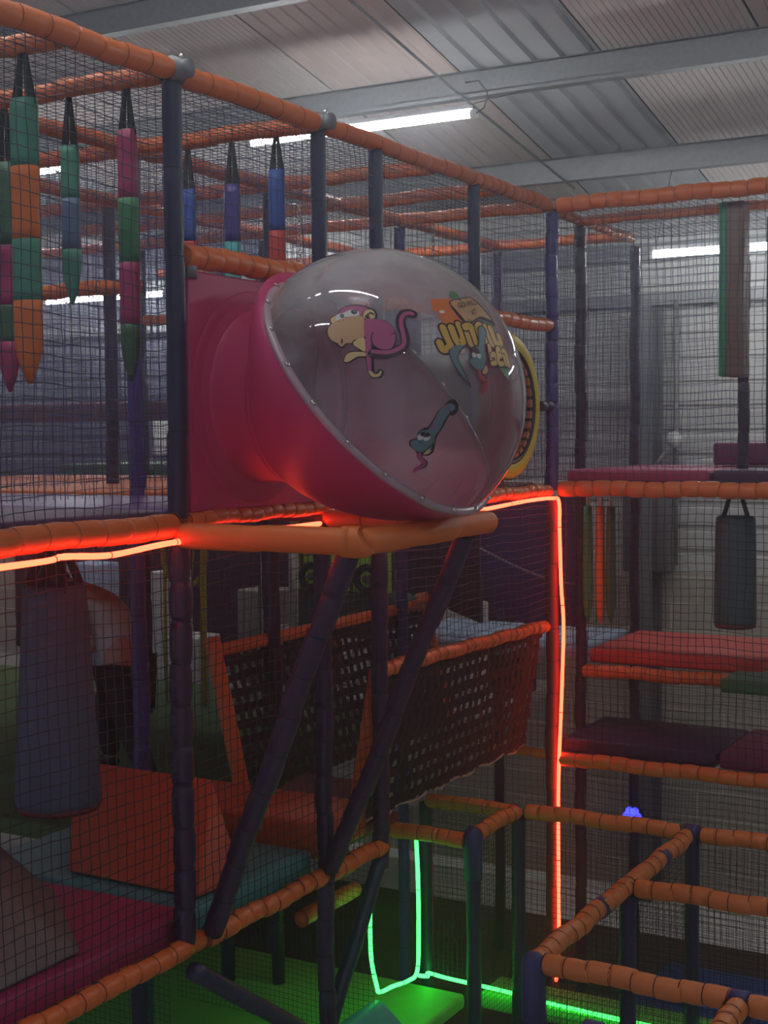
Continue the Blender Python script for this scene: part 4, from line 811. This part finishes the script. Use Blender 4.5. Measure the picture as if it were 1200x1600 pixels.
# ------------------------------------------------------------------ things behind the frame
def yellow_frame():
    e = empty('net_goal', (-3.07, 4.0, 1.96))
    for x in (-.18, .17): tube('upright', [(x, 0, 0), (x, 0, 1.5)], .014 if x < 0 else .026, YELLOW, e, 10)
    bm = bmesh.new()
    V, F = [], []
    pts = [Vector((.20*math.cos(a), 0, 1.10+.25*math.sin(a))) for a in [2*math.pi*i/24 for i in range(25)]]
    bm.free(); V, F = sweep(pts, .018, 8, False); frompy('oval_hoop', V, F, YELLOW, e)
    for i in range(5):
        x = -.14+.07*i; h = math.sqrt(max(.01, 1-(x/.20)**2))*.25; tube('cord', [(x, 0, 1.10-h), (x+.01, .01, 1.10), (x, 0, 1.10+h)], .006, YELLOW, e, 6)
    return tag(e, 'yellow tube frame with an oval laced hoop behind the lower purple post', 'frame')
yellow_frame()
e = empty('standing_pipes', (-2.18, 3.9, 1.96))
for x in (-.09, .13): tube('upright', [(x, 0, 0 if x < 0 else .55), (x, 0, 1.3)], .042 if x < 0 else .032, WHITEP, e, 12)
tube('cross_pipe', [(-.09, 0, .58), (.13, 0, .62)], .036, WHITEP, e, 12); tag(e, 'white pipe frame behind the left webbing screen', 'pipe frame')
e = empty('lime_cabinet', (-2.12, 4.72, 1.80))
bm = bmesh.new(); box(bm, (-.53, .05, .94), (.47, .12, 1.66)); bevel_all(bm, .01); frombm('lime_board', bm, LIME, e)
for x in (-.28, .2):
    v, f = sweep([Vector((x+.085*math.cos(a), -.04, 1.05+.085*math.sin(a))) for a in [2*math.pi*i/20 for i in range(21)]], .028, 8, False); wh = frompy('wheel', v, f, DARKM, e)
    tube('wheel_hub', [(x, -.05, 1.05), (x, .06, 1.05)], .03, STEEL, wh, 12)
for x in (-.42, .02, .38): bm = bmesh.new(); box(bm, (x-.012, .035, .95), (x+.012, .05, 1.66)); frombm('board_strip', bm, DKMAT, e)
bm = bmesh.new(); box(bm, (-.5, -.02, .60), (.5, .40, .93)); box(bm, (-.48, -.05, 0), (-.42, .3, .6)); box(bm, (.42, -.05, 0), (.48, .3, .6)); bevel_all(bm, .02); frombm('cabinet_body', bm, mat('dark_green_grey', (.05, .07, .06), .6), e)
tag(e, 'lime green board with two black wheels over a dark cabinet', 'cabinet')
# slide sheets in the back right bay
V = [(-.03, 4.12, 2.68), (-.03, 4.12, D-.06), (-.72, 4.12, D-.06), (-.72, 4.12, 3.0), (-.62, 4.12, 2.80), (-.42, 4.12, 2.68)]
def sheet(name, pts, th, m, label, cat):
    bm = bmesh.new(); a = [bm.verts.new(p) for p in pts]; b = [bm.verts.new((p[0], p[1]+th, p[2])) for p in pts]
    bm.faces.new(a); bm.faces.new(b[::-1])
    for i in range(len(a)): bm.faces.new((a[i], b[i], b[(i+1) % len(a)], a[(i+1) % len(a)]))
    bmesh.ops.recalc_face_normals(bm, faces=bm.faces); return tag(frombm(name, bm, m), label, cat)
sl = sheet('indigo_slide', V, .05, mat('glossy_indigo_vinyl', (.055, .035, .21), .3, bump=.3, bscale=4), 'glossy indigo slide panel left of the vertical red rope', 'slide panel')
v, f = sweep([Vector((-.72+.07*i, 4.10, 3.16-.21*math.sin(i/10*1.5))) for i in range(11)], .008, 6); frompy('seam_piping', v, f, mat('pale_piping', (.3, .3, .45), .4), sl)
sheet('dark_slide', [(-.74, 4.14, 2.66), (-.74, 4.14, D-.06), (-1.32, 4.14, D-.06), (-1.32, 4.14, 2.85), (-1.1, 4.14, 2.78)], .05, mat('black_brown_vinyl', (.045, .02, .025), .5), 'black-brown slide side panel behind the right leaning brace', 'slide panel')
# dark clutter and boxes far behind at the left
mat_pad((-7.0, 4.75, 1.70), (-1.3, 6.9, 1.80), mat('grey_walkway', (.30, .28, .26), .8), 'grey walkway behind the green turf floor')
for x, y, h, wx, m, l in ((-5.3, 5.0, .55, .30, RED, 'red play box far behind, left of the big hanging bag'), (-5.5, 5.6, .95, .35, PALEB, 'pale blue box far behind at the left picture edge'), (-4.35, 5.3, .95, .22, CREAM, 'narrow white cabinet far behind right of the person'),
                          (-4.05, 5.2, .42, .34, CREAM, 'low white bin far behind beside the person'), (-3.55, 5.6, .8, .4, GREYV, 'grey box far behind the yellow frame'), (-2.75, 5.9, .9, .3, CREAM, 'white cupboard far behind the left webbing screen'), (-2.3, 5.9, .6, .3, TEAL, 'teal box far behind the left webbing screen'),
                          (-3.15, 5.8, .5, .25, ORANGE2, 'orange box far behind the left webbing screen'), (-1.8, 5.8, .75, .35, CREAM, 'white cupboard far behind where the webbing screens meet')):
    tag(soft_box('play_box', (x-wx/2, y, 1.80), (x+wx/2, y+.35, 1.80+h), m), l, 'box')
tag(soft_box('divider_panel', (-7.0, 6.3, 1.80), (-1.3, 6.38, 3.5), mat('black_plum', (.035, .014, .03), .7)), 'long dark plum divider panel at the back of the lower level', 'panel')
tag(soft_box('divider_panel', (-5.2, 3.72, 4.02), (-2.1, 3.80, 4.16), MAROON), 'maroon padded beam across the back at the left, upper level', 'panel')
tag(soft_box('divider_panel', (-3.05, 3.86, D+.1), (-2.75, 3.94, 4.05), DPURP), 'upright plum pad beside the bright wall patch', 'panel')
tag(soft_box('hanging_sheet', (-2.0, 5.1, 3.7), (-1.7, 5.16, 5.24), mat('indigo_sheet', (.02, .02, .07), .5)), 'dark indigo pad far behind the magenta tube', 'panel')
# small lamp, box and downpipe on the wall
e = empty('wall_lamp', (-.38, 7.1, 3.85)); bm = bmesh.new(); bmesh.ops.create_uvsphere(bm, u_segments=16, v_segments=10, radius=.07); frombm('globe', bm, CREAM, e, True)
tube('arm', [(0, 0, 0), (-.2, .02, -.25)], .012, CREAM, e, 6); tube('mount', [(0, 0, 0), (0, .14, 0)], .02, STEEL, e, 8); tag(e, 'small round white fitting on the back wall beside the column', 'wall fitting')
tag(soft_box('wall_box', (-.8, 7.0, 2.75), (-.40, 7.22, 3.45), mat('dark_grey_box', (.10, .10, .11), .5)), 'dark grey box on the wall ledge below the wing deck', 'wall box')
tag(tube('conduit', [(-.40, 7.2, 2.8), (-.40, 7.2, 5.0)], .02, mat('grey_conduit', (.2, .2, .2), .5), None, 8), 'grey vertical conduit on the back wall right of the column', 'conduit')

# ------------------------------------------------------------------ person
def skin_body(name, verts, edges, radii, m, parent, sub=2):
    me = bpy.data.meshes.new(name); me.from_pydata(verts, edges, []); o = link(name, me, m, parent, False)
    s = o.modifiers.new('skin', 'SKIN'); s.use_smooth_shade = True
    for i, r in enumerate(radii):
        sv = me.skin_vertices[0].data[i]; sv.radius = r if hasattr(r, '__len__') else (r, r); sv.use_root = (i == 0)
    ss = o.modifiers.new('sub', 'SUBSURF'); ss.levels = ss.render_levels = sub
    return o
PX, PY = -1.93, 2.0
per = empty('person', (PX, PY, 1.95))
FABT = mat('grey_white_jersey', (.52, .50, .47), .85, var=.25, scale=12, bump=.5, bscale=14)
FABB = mat('black_trousers', (.012, .010, .012), .8)
SKIN = mat('skin', (.50, .26, .19), .5)
# local axes: x right in the picture, y away, z up from the floor
body = [(0, 0, .60), (-.05, 0, .76), (-.14, 0, .92), (-.26, 0, 1.05), (-.38, -.01, 1.09), (-.47, -.02, 1.09),      # pelvis..neck..head base
        (-.54, -.03, 1.08), (-.60, -.03, 1.03),                                                                 # head
        (-.25, -.16, 1.01), (-.20, -.20, .78), (-.33, -.22, .60),                                               # near arm
        (-.28, .13, 1.01), (-.36, .16, .78), (-.50, .16, .62),                                                   # far arm
        (.03, -.10, .55), (.12, -.15, .33), (.36, -.25, .07), (.28, -.26, .03),                                  # near leg (stretched back)
        (-.06, .10, .55), (-.30, .12, .42), (-.24, .12, .07), (-.36, .12, .03)]                                  # far leg (bent forward)
bedg = [(0, 1), (1, 2), (2, 3), (3, 4), (4, 5), (5, 6), (6, 7), (3, 8), (8, 9), (9, 10), (3, 11), (11, 12), (12, 13), (0, 14), (14, 15), (15, 16), (16, 17), (0, 18), (18, 19), (19, 20), (20, 21)]
brad = [(.12, .15), (.11, .12), (.12, .13), (.095, .12), (.055, .055), (.06, .06), (.085, .08), (.07, .065), .055, .042, .030, .055, .042, .030, .085, .06, .042, .03, .085, .06, .042, .03]
skin_body('body', body, bedg, brad, SKIN, per)
def sub_(idx, grow, name, m, ed):
    vs = [body[i] for i in idx]; rr = [tuple((x+grow) for x in (brad[i] if hasattr(brad[i], '__len__') else (brad[i], brad[i]))) for i in idx]
    return skin_body(name, vs, ed, rr, m, per)
sub_([1, 2, 3, 8, 11, 9, 12, 0], .016, 'top', FABT, [(0, 1), (1, 2), (2, 3), (2, 4), (3, 5), (4, 6), (0, 7)])
sub_([0, 14, 15, 16, 18, 19, 20], .016, 'trousers', FABB, [(0, 1), (1, 2), (2, 3), (0, 4), (4, 5), (5, 6)])
for i in (16, 20):
    a, b = Vector(body[i]), Vector(body[i+1]); v, f = sweep([a+Vector((.03, 0, -.03)), a, b+Vector((0, 0, .0)), b-Vector((.05, 0, .002))], [.03, .045, .04, .02], 12); frompy('shoe', v, f, CREAM if i == 16 else DARKM, per)
for i, s in ((10, -1), (13, 1)):
    h = Vector(body[i]); d = Vector((-.6, 0, -.6)).normalized()
    verts = [h, h+d*.05]; edges = [(0, 1)]; rad = [.024, .03]
    for k in range(4):
        b = h+d*.09+Vector((0, (k-1.5)*.02, 0)); verts += [b, b+d*.035+Vector((0, 0, -.008)), b+d*.06+Vector((.012, 0, -.02))]; n0 = len(verts)-3; edges += [(1, n0), (n0, n0+1), (n0+1, n0+2)]; rad += [.0095, .0085, .0075]
    b = h+d*.03+Vector((0, s*.035, 0)); verts += [b, b+d*.03+Vector((0, s*.012, 0))]; edges += [(0, len(verts)-2), (len(verts)-2, len(verts)-1)]; rad += [.010, .008]
    skin_body('hand', verts, edges, rad, SKIN, per, 1)
hb = Vector(body[6]); bm = bmesh.new(); bmesh.ops.create_uvsphere(bm, u_segments=20, v_segments=14, radius=.105)
for v in bm.verts: v.co = Vector((v.co.x*.95+hb.x+.02, v.co.y*.85+hb.y, v.co.z*.95+hb.z+.03))
frombm('hair', bm, mat('dark_hair', (.03, .018, .012), .7), per, True)
tag(per, 'person in a grey-white top and black trousers leaning forward behind the big hanging bag', 'person')

# ------------------------------------------------------------------ added haze volume imitating lens smear
bm = bmesh.new(); box(bm, (-14.2, -4.95, -.2), (6.6, 8.6, 8.2))
for v in bm.verts:
    if v.co.z > 1: v.co.z = roofz(v.co.y)+.5
m = bpy.data.materials.new('lens_haze'); m.use_nodes = True; m.node_tree.nodes.clear()
vo = m.node_tree.nodes.new('ShaderNodeVolumeScatter'); vo.inputs['Color'].default_value = (.82, .90, 1, 1); vo.inputs['Density'].default_value = HAZE; vo.inputs['Anisotropy'].default_value = .8
ou = m.node_tree.nodes.new('ShaderNodeOutputMaterial'); m.node_tree.links.new(vo.outputs[0], ou.inputs['Volume'])
tag(frombm('lens_haze', bm, m), 'haze volume added to imitate lens glow around the tube lights', 'haze', None, 'stuff')
